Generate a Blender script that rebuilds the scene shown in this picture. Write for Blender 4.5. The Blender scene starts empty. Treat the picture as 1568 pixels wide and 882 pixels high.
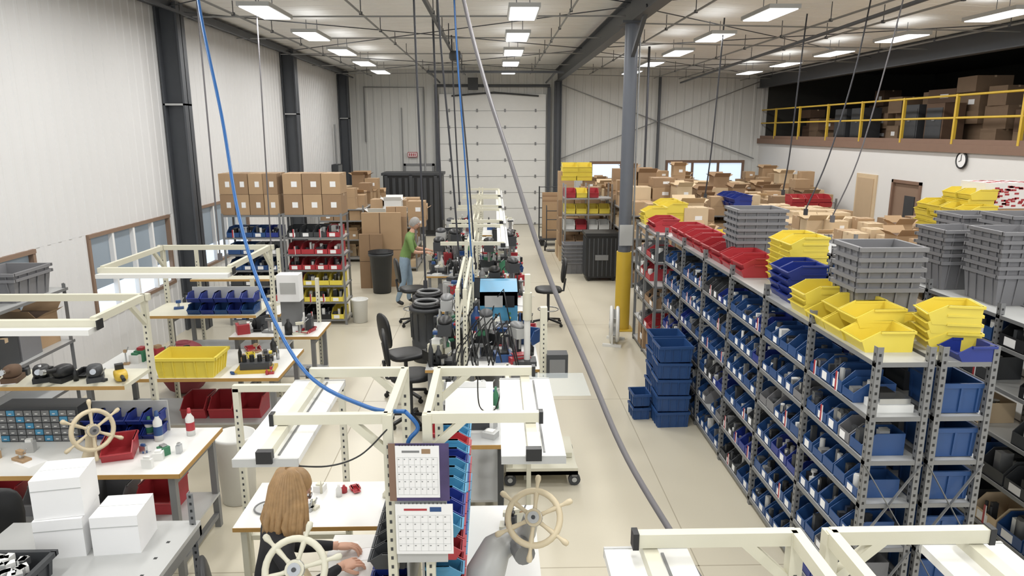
import bpy, math, random
from mathutils import Vector, Matrix
R=random.Random(7)
sc=bpy.context.scene
sc.view_settings.view_transform='Standard'; sc.view_settings.look='None'
pi=math.pi
def lin(h):
    o=[]
    for i in (0,2,4):
        c=int(h[i:i+2],16)/255
        o.append(c/12.92 if c<=.04045 else ((c+.055)/1.055)**2.4)
    return o
def mat(name,h,rough=.5,metal=0,var=.05,scale=6,bump=0,emit=0,alpha=1):
    m=bpy.data.materials.new(name); m.use_nodes=True; nt=m.node_tree; p=nt.nodes['Principled BSDF']
    c=lin(h); tc=nt.nodes.new('ShaderNodeTexCoord'); nz=nt.nodes.new('ShaderNodeTexNoise'); nz.inputs['Scale'].default_value=scale
    nz.inputs['Detail'].default_value=3
    mx=nt.nodes.new('ShaderNodeMixRGB'); mx.inputs[1].default_value=[max(0,x*(1-var)) for x in c]+[1]
    mx.inputs[2].default_value=[min(1,x*(1+var)) for x in c]+[1]
    nt.links.new(tc.outputs['Object'],nz.inputs['Vector']); nt.links.new(nz.outputs['Fac'],mx.inputs[0]); nt.links.new(mx.outputs[0],p.inputs['Base Color'])
    p.inputs['Roughness'].default_value=rough; p.inputs['Metallic'].default_value=metal; p.inputs['Alpha'].default_value=alpha
    if bump:
        bp=nt.nodes.new('ShaderNodeBump'); bp.inputs['Strength'].default_value=bump; nt.links.new(nz.outputs['Fac'],bp.inputs['Height']); nt.links.new(bp.outputs[0],p.inputs['Normal'])
    if emit:
        p.inputs['Emission Color'].default_value=c+[1]; p.inputs['Emission Strength'].default_value=emit
    return m
FLOOR=mat('floor_epoxy','cfc8b5',.3,0,.06,.5)
SEAM=mat('floor_seam','aaa28e',.6)
WALL=mat('ribbed_metal_wall','d9d9d9',.5,0,.02,2)
WALLB=mat('back_wall_panel','cfcfcb',.5,0,.03,2)
DRYW=mat('drywall_paint','dad9d7',.7,0,.02,3)
CEIL=mat('ceiling_panel','f2f1ee',.6,0,.02,2)
DARK=mat('dark_steel','4d5055',.5,.2,.08)
COLG=mat('column_grey','5f636b',.45,.2,.05)
BLACK=mat('black_plastic','1c1d1f',.45,0,.2)
DGREY=mat('dark_grey','3a3c3f',.5,0,.1)
GREY=mat('grey_steel','7d7e7f',.45,.25,.06)
LGREY=mat('light_grey','b4b5b4',.4,.1,.05)
TOTE=mat('grey_tote_plastic','77777a',.5,0,.05)
CREAM=mat('cream_enamel','cfccba',.4,0,.03)
WHITE=mat('white_laminate','dfdfdc',.35,0,.03)
PAPER=mat('white_paper','e8e8e8',.8,0,.01)
EDGE=mat('wood_edge','b08a4e',.5,0,.1,20)
BLUE=mat('blue_plastic','26497c',.4,0,.1)
DBLUE=mat('deep_blue_plastic','20327f',.4,0,.1)
LBLUE=mat('machine_blue','4a8cb0',.4,0,.08)
RED=mat('red_plastic','a8343b',.4,0,.1)
YEL=mat('yellow_plastic','dfcb50',.4,0,.06)
SAFY=mat('safety_yellow','c9a838',.45,0,.06)
KR1=mat('cardboard_a','ab8f6f',.85,0,.07,5)
KR2=mat('cardboard_b','967b5f',.85,0,.08,5)
KR3=mat('cardboard_c','cbb595',.85,0,.06,5)
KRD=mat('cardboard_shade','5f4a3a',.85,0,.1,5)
KRE=mat('cardboard_dimmed','7d6853',.85,0,.1,5)  # darker cardboard, the dim light of the mezzanine put into its colour
TAPE=mat('packing_tape','bda689',.4)
CHROME=mat('machined_metal','b9bbbd',.25,.9,.1,20)
BROWN=mat('brown_trim','7d6353',.6,0,.06)
DOORB=mat('door_brown','87705f',.6,0,.05)
GREEN=mat('green_cloth','6f8c50',.85,0,.1,20)
JEANS=mat('denim','8a9fb2',.85,0,.12,20)
SKIN=mat('skin','cfa28a',.55,0,.04,20)
HAIRB=mat('blonde_hair','a5845c',.5,0,.35,30)
HAIRG=mat('grey_hair','9b9894',.6,0,.2,40)
BLKCL=mat('black_cloth','202024',.85,0,.2,20)
LIP=mat('lips','a65c55',.5)
HOSE=mat('blue_hose','275f9e',.35,0,.05)
CABLE=mat('grey_cable','626063',.5,0,.05)
CABK=mat('black_cable','33343a',.5)
PIPE=mat('conduit','8e8f8f',.4,.4)
GLASSB=mat('window_shade','8c98a3',.5,0,.03,2,0,.12)
SKYP=mat('window_daylight','cfe0f2',.3,0,.03,2,0,.9)
EMIT=mat('lamp_diffuser','ffffff',.5,0,0,1,0,4)
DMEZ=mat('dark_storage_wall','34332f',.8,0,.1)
CLEAR=mat('clear_acrylic','dfe8ea',.1,0,0,1,0,0,.22)
GREENM=mat('pcb_green','3d7a5a',.5)
MAROON=mat('maroon_vinyl','7a2f38',.7)
BEIGE=mat('cast_beige','cbbda0',.4,0,.04)
PURP=mat('calendar_art','453a63',.6,0,.5,10)
class MB:
    def __init__(s): s.v=[];s.f=[];s.m=[];s.sm=[];s.mats=[];s.M=Matrix.Identity(4)
    def at(s,x=0,y=0,z=0,rz=0,rx=0,ry=0):
        s.M=Matrix.Translation((x,y,z))@Matrix.Rotation(rz,4,'Z')@Matrix.Rotation(ry,4,'Y')@Matrix.Rotation(rx,4,'X'); return s
    def add(s,vs,fs,mt,smooth=False):
        if mt not in s.mats: s.mats.append(mt)
        k=s.mats.index(mt); n=len(s.v); M=s.M
        s.v+=[tuple(M@Vector(v)) for v in vs]
        for f in fs: s.f.append(tuple(i+n for i in f)); s.m.append(k); s.sm.append(smooth)
    def box(s,x0,x1,y0,y1,z0,z1,mt):
        s.add([(x0,y0,z0),(x1,y0,z0),(x1,y1,z0),(x0,y1,z0),(x0,y0,z1),(x1,y0,z1),(x1,y1,z1),(x0,y1,z1)],
          [(3,2,1,0),(4,5,6,7),(0,1,5,4),(1,2,6,5),(2,3,7,6),(3,0,4,7)],mt)
    def beam(s,p0,p1,w,h,mt):
        p0=Vector(p0);p1=Vector(p1);d=(p1-p0).normalized(); up=Vector((0,0,1)) if abs(d.z)<.95 else Vector((0,1,0))
        a=d.cross(up).normalized(); c=a.cross(d).normalized(); a=a*w/2; c=c*h/2
        vs=[p0-a-c,p0+a-c,p0+a+c,p0-a+c,p1-a-c,p1+a-c,p1+a+c,p1-a+c]
        s.add(vs,[(3,2,1,0),(4,5,6,7),(0,1,5,4),(1,2,6,5),(2,3,7,6),(3,0,4,7)],mt)
    def tube(s,pts,r,mt,n=8,caps=True,smooth=True):
        pts=[Vector(p) for p in pts]; rs=r if isinstance(r,(list,tuple)) else [r]*len(pts)
        vs=[];fs=[]; prev=None
        for i,p in enumerate(pts):
            d=(pts[min(i+1,len(pts)-1)]-pts[max(i-1,0)]).normalized()
            if prev is None:
                u=d.cross(Vector((0,0,1)) if abs(d.z)<.9 else Vector((1,0,0))).normalized()
            else: u=(prev-d*prev.dot(d)).normalized()
            prev=u; w=d.cross(u)
            for k in range(n):
                a=2*pi*k/n; vs.append(p+(u*math.cos(a)+w*math.sin(a))*rs[i])
        for i in range(len(pts)-1):
            for k in range(n):
                k2=(k+1)%n; fs.append((i*n+k,i*n+k2,(i+1)*n+k2,(i+1)*n+k))
        s.add(vs,fs,mt,smooth)
        if caps:
            s.add(vs[:n],[tuple(range(n))],mt); s.add(vs[-n:],[tuple(range(n))],mt)
    def cyl(s,p0,p1,r,mt,n=12,r1=None): s.tube([p0,p1],[r,r if r1 is None else r1],mt,n)
    def lathe(s,prof,mt,n=20,c=(0,0,0)):
        vs=[];fs=[]
        for (r,z) in prof:
            for k in range(n):
                a=2*pi*k/n; vs.append((c[0]+r*math.cos(a),c[1]+r*math.sin(a),c[2]+z))
        for i in range(len(prof)-1):
            for k in range(n):
                k2=(k+1)%n; fs.append((i*n+k,i*n+k2,(i+1)*n+k2,(i+1)*n+k))
        s.add(vs,fs,mt,True)
    def ell(s,c,r,mt,e=1,nu=14,nv=8):
        sg=lambda v:(abs(v)**e)*(1 if v>=0 else -1)
        vs=[];fs=[]
        for i in range(nv+1):
            t=-pi/2+pi*i/nv
            for k in range(nu):
                a=2*pi*k/nu
                vs.append((c[0]+r[0]*sg(math.cos(t))*sg(math.cos(a)),c[1]+r[1]*sg(math.cos(t))*sg(math.sin(a)),c[2]+r[2]*sg(math.sin(t))))
        for i in range(nv):
            for k in range(nu):
                k2=(k+1)%nu; fs.append((i*nu+k,i*nu+k2,(i+1)*nu+k2,(i+1)*nu+k))
        s.add(vs,fs,mt,True)
    def prism(s,poly,x0,x1,mt):
        n=len(poly); vs=[(x0,y,z) for y,z in poly]+[(x1,y,z) for y,z in poly]
        s.add(vs,[tuple(range(n)),tuple(range(2*n-1,n-1,-1))]+[(i,(i+1)%n,n+(i+1)%n,n+i) for i in range(n)],mt)
    def torus(s,c,R_,r,mt,ax=(0,0,1),n=28,m=8):
        q=Vector((0,0,1)).rotation_difference(Vector(ax)); c=Vector(c); vs=[];fs=[]
        for i in range(n):
            a=2*pi*i/n
            for k in range(m):
                t=2*pi*k/m; v=Vector(((R_+r*math.cos(t))*math.cos(a),(R_+r*math.cos(t))*math.sin(a),r*math.sin(t))); vs.append(c+q@v)
        for i in range(n):
            for k in range(m): fs.append((i*m+k,((i+1)%n)*m+k,((i+1)%n)*m+(k+1)%m,i*m+(k+1)%m))
        s.add(vs,fs,mt,True)
    def bin(s,w,d,h,mt,fill=True):
        t=.006; side=[(0,0),(d,0),(d,h),(d*.32,h),(0,h*.5)]
        s.prism(side,-w/2,-w/2+t,mt); s.prism(side,w/2-t,w/2,mt)
        s.box(-w/2+t,w/2-t,0,d,0,t,mt); s.box(-w/2+t,w/2-t,d-t,d,0,h,mt); s.box(-w/2+t,w/2-t,0,t,0,h*.5,mt)
        for i in range(R.randint(3,6)):
            x=R.uniform(-w*.3,w*.3); y=R.uniform(d*.1,d*.75); a=R.uniform(.012,w*.18); hh=R.uniform(h*.45,h*1.1); m=R.choice([DGREY,BLACK,CHROME,GREY,LGREY,DGREY,DGREY,WHITE,BLACK])
            if R.random()<.5: s.box(x-a,x+a,max(t,y-a*1.5),min(d-t,y+a*1.5),t,hh,m)
            else: s.cyl((x,y,t),(x,y,hh),a,m,7)
        if R.random()<.6: s.box(-w*.3,w*.15,-.002,0,h*.08,h*.42,PAPER)
        if R.random()<.15: s.box(-.012,.012,-.004,0,-.03,h*.8,RED); s.box(.012,.02,-.004,0,-.03,h*.8,PAPER)
    def openbin(s,w,d,h,mt):
        t=.008; side=[(.03,0),(d-.01,0),(d,h),(d*.35,h),(0,h*.55)]
        s.prism(side,-w/2,-w/2+t,mt); s.prism(side,w/2-t,w/2,mt)
        s.box(-w/2+t,w/2-t,.03,d-.01,0,t,mt); s.box(-w/2+t,w/2-t,d-t-.005,d,0,h,mt)
        s.prism([(.03,0),(.038,0),(.008,h*.55),(0,h*.55)],-w/2+t,w/2-t,mt)
        for sx in (-1,1): s.box(sx*w/2-.01,sx*w/2+.01,d*.35,d,h-.015,h,mt)
        s.box(-w/2,w/2,-.012,.004,h*.5,h*.55,mt); s.box(-w/2,w/2,d-.004,d+.012,h-.02,h,mt)
    def tote(s,w,d,h,mt,tp=.9,ribs=4,lip=.02):
        a,bb=w/2,d/2; c,e=a*tp,bb*tp; t=.008
        o=[(-c,-e,0),(c,-e,0),(c,e,0),(-c,e,0),(-a,-bb,h),(a,-bb,h),(a,bb,h),(-a,bb,h)]
        i=[(-c+t,-e+t,t),(c-t,-e+t,t),(c-t,e-t,t),(-c+t,e-t,t),(-a+t,-bb+t,h),(a-t,-bb+t,h),(a-t,bb-t,h),(-a+t,bb-t,h)]
        s.add(o,[(3,2,1,0),(0,1,5,4),(1,2,6,5),(2,3,7,6),(3,0,4,7)],mt)
        s.add(i,[(0,1,2,3),(4,5,1,0),(5,6,2,1),(6,7,3,2),(7,4,0,3)],mt)
        s.box(-a-lip,a+lip,-bb-lip,-bb+t,h-.03,h,mt); s.box(-a-lip,a+lip,bb-t,bb+lip,h-.03,h,mt)
        s.box(-a-lip,-a+t,-bb,bb,h-.03,h,mt); s.box(a-t,a+lip,-bb,bb,h-.03,h,mt)
        for k in range(ribs):
            x=-c*.8+1.6*c*k/(ribs-1)
            for sy in (-1,1): s.beam((x,sy*(e+.004),.01),(x,sy*(bb+.004),h-.03),.012,.012,mt)
            y=-e*.8+1.6*e*k/(ribs-1)
            for sx in (-1,1): s.beam((sx*(c+.004),y,.01),(sx*(a+.004),y,h-.03),.012,.012,mt)
    def carton(s,w,d,h,mt,open_=False,label=True,tape=True):
        s.box(-w/2,w/2,-d/2,d/2,0,h,mt)
        if open_:
            s.box(-w/2+.01,w/2-.01,-d/2+.01,d/2-.01,h,h+.002,KRD)
            for sy in (-1,1): s.beam((0,sy*d/2,h),(0,sy*(d/2+.1),h+.1),w,.005,mt)
            for sx in (-1,1):
                s.add([(sx*w/2,-d/2,h),(sx*w/2,d/2,h),(sx*(w/2+.1),d/2-.02,h+.06),(sx*(w/2+.1),-d/2+.02,h+.06)],[(0,1,2,3)],mt)
        elif tape:
            s.box(-w/2-.001,w/2+.001,-.025,.025,h-.04,h+.002,TAPE)
            s.box(-.002,.002,-d/2-.001,d/2+.001,h-.001,h+.001,KRD)
        if label: s.box(-w*.05,w*.25,-d/2-.003,-d/2,h*.35,h*.62,PAPER)
    def obj(s,name,loc=(0,0,0),rz=0,parent=None):
        me=bpy.data.meshes.new(name); me.from_pydata(s.v,[],s.f); me.update()
        for m in s.mats: me.materials.append(m)
        me.polygons.foreach_set('material_index',s.m); me.polygons.foreach_set('use_smooth',s.sm)
        o=bpy.data.objects.new(name,me); sc.collection.objects.link(o); o.location=loc; o.rotation_euler[2]=rz
        if parent: o.parent=parent
        return o
def dup(o,loc,rz=0):
    n=bpy.data.objects.new(o.name.split('.')[0],o.data); sc.collection.objects.link(n); n.location=loc; n.rotation_euler[2]=rz; return n
def empty(name,loc=(0,0,0),rz=0):
    o=bpy.data.objects.new(name,None); sc.collection.objects.link(o); o.location=loc; o.rotation_euler[2]=rz; return o
# ================= SHELL
b=MB(); b.box(-5.6,16,-3,26.4,-.1,0,FLOOR)
for y in (1.2,5.0,8.6,12.2,15.8,19.4,23): b.box(-5.4,9.7,y-.005,y+.005,0,.0006,SEAM)
for x in (-1.7,1.62,6.5): b.box(x-.005,x+.005,-3,26.2,0,.0006,SEAM)
b.obj('floor')
def ribbed(b,ax,pos,a0,a1,z0,z1,inw,mt,p=.22,dp=.008):
    pr=[];a=a0
    while a<a1:
        for da,o in ((0,0),(p*.62,0),(p*.7,dp),(p*.92,dp)):
            if a+da<a1: pr.append((a+da,o))
        a+=p
    pr.append((a1,0)); vs=[]
    for a,o in pr:
        for z in (z0,z1): vs.append((pos+inw*o,a,z) if ax=='x' else (a,pos+inw*o,z))
    b.add(vs,[(2*i,2*i+2,2*i+3,2*i+1) for i in range(len(pr)-1)],mt)
    t=pos-inw*.18
    if ax=='x': b.box(min(pos-inw*.002,t),max(pos-inw*.002,t),a0,a1,z0,z1,mt)
    else: b.box(a0,a1,min(pos-inw*.002,t),max(pos-inw*.002,t),z0,z1,mt)
wins=[(5.2,8.3),(9.4,11.8),(13.0,15.6)]
b=MB(); ribbed(b,'x',-5.4,-3,26.2,2.05,5.5,1,WALL); ribbed(b,'x',-5.4,-3,26.2,0,.9,1,WALL)
ys=[-3]+[v for w in wins for v in w]+[26.2]
for i in range(0,len(ys),2): ribbed(b,'x',-5.4,ys[i],ys[i+1],.9,2.05,1,WALL)
b.obj('wall_left')
for i,(y0,y1) in enumerate(wins):
    b=MB()
    for z in (.9,2.0): b.box(-5.46,-5.36,y0,y1,z,z+.05,DOORB)
    n=4
    for k in range(n+1):
        y=y0+(y1-y0-.05)*k/n; b.box(-5.46,-5.37,y,y+.05,.95,2.0,PAPER if 0<k<n else DOORB)
    b.box(-5.44,-5.43,y0,y1,1.28,2.0,GLASSB); b.box(-5.44,-5.43,y0,y1,.95,1.28,SKYP)
    b.obj('window_%d'%(i+1))
b=MB(); ribbed(b,'y',26.2,-5.4,6.3,0,5.7,-1,WALLB,.3,.015); ribbed(b,'y',26.2,9.2,16,0,5.7,-1,WALLB,.3,.015); ribbed(b,'y',26.2,6.3,9.2,2.3,5.7,-1,WALLB,.3,.015); ribbed(b,'y',26.2,6.3,9.2,0,1.2,-1,WALLB,.3,.015)
b.obj('wall_back')
b=MB(); b.box(6.3,9.2,26.14,26.2,2.24,2.34,BROWN); b.box(6.3,9.2,26.14,26.2,1.2,1.28,BROWN); b.box(6.3,9.2,26.24,26.26,1.25,2.3,SKYP)
for x in (6.3,7.25,8.2,9.12): b.box(x,x+.08,26.15,26.22,1.2,2.3,BROWN)
b.obj('window_4')
b=MB(); b.box(3.5,4.7,26.12,26.17,1.4,2.3,BROWN); b.box(3.6,4.6,26.1,26.12,1.5,2.2,SKYP); b.obj('window_5')
b=MB()
b.box(9.7,9.9,-3,15.9,0,2.95,DRYW); b.box(9.7,9.9,17.1,26.2,0,2.95,DRYW); b.box(9.7,9.9,15.9,17.1,2.25,2.95,DRYW); b.obj('wall_right')
b=MB(); b.box(9.66,9.76,15.9,15.97,0,2.25,BROWN); b.box(9.66,9.76,17.03,17.1,0,2.25,BROWN); b.box(9.66,9.76,15.9,17.1,2.18,2.25,BROWN)
b.box(9.72,9.77,15.97,17.03,0,2.18,DOORB); b.box(9.7,9.72,16.15,16.55,1.3,1.9,DGREY); b.cyl((9.72,16.9,1.0),(9.66,16.9,1.0),.03,CHROME); b.obj('door_1')
b=MB(); b.box(9.66,9.7,17.8,18.8,0,2.3,KR3); b.box(9.64,9.66,17.9,18.7,.05,2.2,TAPE); b.obj('door_4')
b=MB(); b.box(9.62,16,-3,26.18,2.95,3.12,BROWN); b.obj('mezzanine_floor')
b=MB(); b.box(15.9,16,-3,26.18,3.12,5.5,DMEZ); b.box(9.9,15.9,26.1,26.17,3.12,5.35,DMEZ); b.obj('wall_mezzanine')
b=MB()
y=-2.5
while y<26:
    b.box(9.68,9.74,y-.03,y+.03,3.12,4.15,SAFY); y+=1.95
for z in (4.12,3.66): b.cyl((9.71,-2.9,z),(9.71,26.1,z),.025,SAFY,8)
b.box(9.69,9.72,-2.9,26.1,3.12,3.22,BROWN)
b.obj('safety_railing')
b=MB(); y=6
while y<25.6:
    for x in (11.2,12.8):
        h=0
        for k in range(R.randint(2,4)):
            w_,d_,h_=R.uniform(.5,.95),R.uniform(.4,.8),R.uniform(.25,.5)
            if h+h_>1.7: break
            b.at(x+R.uniform(-.2,.2),y,3.12+h,R.uniform(-.1,.1)-pi/2); b.carton(w_,d_,h_,R.choice([KRE,KRD,KRE,KRD,KRE]),label=R.random()<.15); h+=h_  # dark box colours stand in for the mezzanine's shade
    y+=.95
b.obj('stored_cardboard_boxes')
b=MB()
for y in (16.4,17.4,20,21): b.at(10.3,y,3.12); b.box(0,.5,0,.7,0,.9,KRD if y<17 else DGREY); b.box(-.01,0,.05,.65,.1,.8,DGREY); b.box(-.03,-.01,.3,.4,.5,.53,GREY)
b.obj('storage_cabinets')
b=MB()
def zc(x): return 5.46+(x+5.4)*.027 if x<2.3 else 5.67-(x-2.3)*.045
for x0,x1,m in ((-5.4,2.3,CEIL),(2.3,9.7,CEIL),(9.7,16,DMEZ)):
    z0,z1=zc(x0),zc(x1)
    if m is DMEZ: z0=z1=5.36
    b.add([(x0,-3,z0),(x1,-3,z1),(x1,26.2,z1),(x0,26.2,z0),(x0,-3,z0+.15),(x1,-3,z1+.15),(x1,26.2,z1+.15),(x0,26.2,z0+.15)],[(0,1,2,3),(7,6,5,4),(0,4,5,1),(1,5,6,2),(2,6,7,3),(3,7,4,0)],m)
    if m is CEIL:
        y=1
        while y<26: b.beam((x0,y,z0-.002),(x1,y,z1-.002),.04,.004,m); y+=.45
b.obj('ceiling')
for y in (5.4,12.15,18.9,25.5):
    b=MB(); x0,x1=-5.38,-5.03
    b.box(x0,x0+.03,y-.14,y+.14,0,5.4,DARK); b.box(x1-.03,x1,y-.14,y+.14,0,5.4,DARK); b.box(x0,x1,y-.012,y+.012,0,5.4,DARK)
    b.box(x0,x1,y-.14,y+.14,3.8,3.83,LGREY); b.obj('steel_column')
for y in (25.9,):
    b=MB(); b.box(2.15,2.18,y-.12,y+.12,0,5.1,DARK); b.box(2.38,2.41,y-.12,y+.12,0,5.1,DARK); b.box(2.18,2.38,y-.01,y+.01,0,5.1,DARK); b.obj('steel_column')
b=MB(); b.cyl((2.22,11.9,0),(2.22,11.9,5.08),.11,COLG,20); b.cyl((2.22,11.9,0),(2.22,11.9,1.38),.13,SAFY,20); b.box(2.04,2.4,11.72,12.08,0,.02,SAFY); b.box(2.04,2.4,11.72,12.08,5.06,5.1,DARK)
b.beam((2.22,11.9,4.5),(2.28,11.0,5.2),.06,.06,DARK); b.beam((2.22,11.9,4.5),(2.28,12.8,5.2),.06,.06,DARK)
b.tube([(2.35,11.85,1.2),(2.35,11.85,5.0)],.015,PIPE)
b.box(2.11,2.33,11.76,11.79,1.5,1.85,LGREY)
b.obj('support_column')
def ibeam(b,p0,p1,w,h,mt,fl=.02):
    p0=Vector(p0);p1=Vector(p1); o=Vector((0,0,1))*(h/2-fl/2); b.beam(p0+o,p1+o,w,fl,mt); b.beam(p0-o,p1-o,w,fl,mt); b.beam(p0,p1,.015,h-.02,mt)
b=MB(); ibeam(b,(2.28,-2,5.3),(2.28,26.1,5.3),.2,.42,DARK); b.obj('ridge_beam')
b=MB(); ibeam(b,(9.55,-2,5.1),(9.55,26.1,5.1),.22,.44,DARK); b.obj('mezzanine_beam')
b=MB(); b.beam((-5.25,-2,5.36),(-5.25,26,5.36),.2,.1,DARK); b.beam((-4.95,-2,5.22),(-4.95,26,5.22),.04,.04,DARK)
for y in range(0,26,1): b.beam((-5.25,y,5.3),(-4.95,y,5.22),.02,.02,DARK)
b.obj('eave_cable_tray')
b=MB()
for x,z in ((-4.3,5.28),(-2.2,5.3),(-1.0,5.32),(1.3,5.36),(3.4,5.35),(5.7,5.22),(6.6,5.2),(8.8,5.15)):
    b.cyl((x,-2,z),(x,26,z),.018,PIPE,6)
    y=2
    while y<26: b.cyl((x,y,z),(x,y,zc(x)),.008,DARK,4); b.box(x-.025,x+.025,y-.025,y+.025,z-.025,z+.025,DARK); y+=2.1
for y in (7,9.4,12.4,15.2,18.2,21.3,24.2):
    b.cyl((-5.2,y,5.22),(2.2,y,5.26),.014,PIPE,6); b.cyl((2.3,y+.8,5.26),(9.5,y+.8,5.14),.014,PIPE,6)
for y0 in (6,12.4,18.9):
    b.cyl((-5.2,y0,5.3),(2.2,y0+6,5.4),.01,DARK,5); b.cyl((-5.2,y0+6,5.3),(2.2,y0,5.4),.01,DARK,5)
    b.cyl((2.4,y0,5.4),(9.5,y0+6,5.2),.01,DARK,5); b.cyl((2.4,y0+6,5.4),(9.5,y0,5.2),.01,DARK,5)
b.obj('ceiling_conduits')
b=MB(); b.box(-1.9,2.0,20.9,21.0,5.0,5.06,DARK); b.cyl((-.9,-1,5.05),(-.9,22,5.05),.025,DARK,6); b.cyl((5.0,1,5.05),(6.4,25,5.0),.03,DARK,6)
for y in range(3,22,3): b.cyl((-.9,y,5.05),(-.9,y,5.5),.01,DARK,4)
b.lathe([(0,0),(.1,.01),(.13,.06),(.13,.14),(.1,.2),(0,.21)],DGREY,14,(-.8,15.5,4.82))
b.obj('overhead_track')
b=MB(); b.cyl((2.4,26.05,5.0),(9.5,26.05,2.4),.02,PIPE,6); b.cyl((2.4,26.02,2.4),(9.5,26.02,5.1),.02,PIPE,6); b.box(5.9,5.98,26.0,26.12,0,5.3,DARK)
b.tube([(-2.5,26.1,0),(-2.5,26.1,4.9),(-4.6,26.1,4.9),(-4.6,26.1,3)],.03,PIPE); b.cyl((-3.3,26.1,0),(-3.3,26.1,4.2),.02,PIPE)
b.obj('cross_bracing')
b=MB()
n=8
for i in range(n):
    z0=.02+4.66*i/n; b.box(-1.95,1.87,26.1,26.15,z0,z0+4.66/n-.015,WHITE)
    for x in (-1.6,-.6,.4,1.5): b.box(x-.03,x+.03,26.07,26.1,z0-.05,z0+.06,GREY)
b.box(-1.95,1.87,26.14,26.16,0,4.68,LGREY)
for x in (-2.05,1.97): b.box(x-.05,x+.05,25.98,26.15,0,4.9,DARK)
b.cyl((-2.1,26.0,4.95),(2.0,26.0,4.95),.05,DARK); b.cyl((-1.9,25.9,5.05),(-1.9,21.5,5.1),.03,DARK,6); b.cyl((1.85,25.9,5.05),(1.85,21.5,5.1),.03,DARK,6)
b.tube([(-1.5,26,4.6),(0,26.0,4.72),(1.6,26,4.6)],.03,DGREY)
b.box(-.9,-.55,25.6,25.95,4.8,5.2,DGREY); b.obj('door_2')
b=MB(); b.box(-3.2,-2.25,26.1,26.15,0,2.15,LGREY); b.box(-3.28,-3.2,26.08,26.16,0,2.23,GREY); b.box(-2.25,-2.17,26.08,26.16,0,2.23,GREY); b.box(-3.28,-2.17,26.08,26.16,2.15,2.23,GREY); b.box(-2.9,-2.55,26.08,26.1,1.2,1.8,DGREY); b.cyl((-2.35,26.1,1),(-2.35,26.03,1),.03,CHROME); b.obj('door_3')
b=MB(); b.box(-.17,.17,-.03,.03,-.09,.09,RED); b.box(-.15,.15,-.035,-.03,-.07,.07,PAPER)
for k in range(4): b.box(-.12+k*.065,-.08+k*.065,-.04,-.035,-.05,.05,RED)
b.obj('exit_sign',(-2.95,26.1,2.55))
b=MB(); b.torus((0,0,0),.16,.02,BLACK,(1,0,0)); b.cyl((.02,0,0),(-.005,0,0),.16,PAPER,24); b.beam((-.012,0,0),(-.012,0,.11),.012,.004,BLACK); b.beam((-.012,0,0),(-.012,.07,-.03),.012,.004,BLACK); b.obj('wall_clock',(9.66,14.6,2.8))
b=MB(); b.box(-.2,.0,-.3,.3,0,1.3,DGREY); b.box(-.22,-.2,-.27,.27,.03,1.27,GREY); b.box(-.24,-.22,.2,.23,.5,.7,BLACK); b.tube([(-.1,0,1.3),(-.1,0,2.6)],.03,PIPE); b.obj('wall_electrical_panel',(-5.38,24.2,1.0),pi)
# lights
b=MB(); b.box(-.23,.23,-.61,.61,0,.06,LGREY); b.box(-.2,.2,-.58,.58,-.012,0,EMIT)
for sx in (-.1,.1): b.cyl((sx,0,.06),(sx,0,.3),.006,DARK,4)
first=b.obj('ceiling_light',(-3.4,.3,5.12))
al=bpy.data.lights.new('panel_light','AREA'); al.shape='RECTANGLE'; al.size=.38; al.size_y=1.1; al.energy=46; al.color=(1,.99,.97)
ul=bpy.data.lights.new('ceiling_fill_light','AREA'); ul.shape='RECTANGLE'; ul.size=.4; ul.size_y=1.15; ul.energy=2.2; ul.color=(1,.99,.97)  # added upward fill, there only to brighten the ceiling
cnt=0
for x in (-3.4,.45,4.2,7.8):
    for i in range(9):
        y=.3+2.75*i; o=first if cnt==0 else dup(first,(x,y,5.12)); cnt+=1
        lo=bpy.data.objects.new('panel_light',al); sc.collection.objects.link(lo); lo.parent=o; lo.location=(0,0,-.05)
        lo=bpy.data.objects.new('ceiling_fill_light',ul); sc.collection.objects.link(lo); lo.parent=o; lo.location=(0,0,.08); lo.rotation_euler[0]=pi
# ================= SHELVING
def post(b,x,y,z1,mt,holes=True,w=.04,z0=0,hz=.05):
    b.box(x-w/2,x+w/2,y-.004,y,z0,z1,mt); b.box(x-w/2,x-w/2+.004,y-.002,y+w,z0,z1,mt)
    if holes:
        z=z0+.04
        while z<z1-.02: b.box(x-.007,x+.007,y-.0055,y-.004,z,z+.018,BLACK); b.box(x-w/2-.0015,x-w/2,y+.014,y+.026,z,z+.018,BLACK); z+=hz
def shelving(name,x0,x1,y0,y1,levels,bays,ax='y',top=2.1,mt=GREY,board=LGREY,holes=False,brace=True):
    b=MB()
    for i in range(bays+1):
        for e in (0,1):
            if ax=='y': px=(x0+.02,x1-.02)[e]; py=y0+(y1-y0-.04)*i/bays
            else: px=x0+.02+(x1-x0-.04)*i/bays; py=(y0,y1-.04)[e]
            post(b,px,py,top,mt,holes)
    for z in levels: 
        b.box(x0+.005,x1-.005,y0+.005,y1-.005,z-.004,z,board)
        b.box(x0,x0+.004,y0,y1,z-.03,z,mt); b.box(x1-.004,x1,y0,y1,z-.03,z,mt); b.box(x0,x1,y0,y0+.004,z-.03,z,mt); b.box(x0,x1,y1-.004,y1,z-.03,z,mt)
    if brace and ax=='y':
        b.beam((x0,y0-.006,.1),(x1,y0-.006,.7),.02,.004,mt); b.beam((x1,y0-.006,.1),(x0,y0-.006,.7),.02,.004,mt)
        b.beam((x0,y0-.006,1.32),(x1,y0-.006,.74),.02,.004,mt); b.beam((x1,y0-.006,1.32),(x0,y0-.006,.74),.02,.004,mt)
    return b.obj(name)
LV=[.08,.4,.72,1.04,1.34,1.64,2.0]
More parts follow.
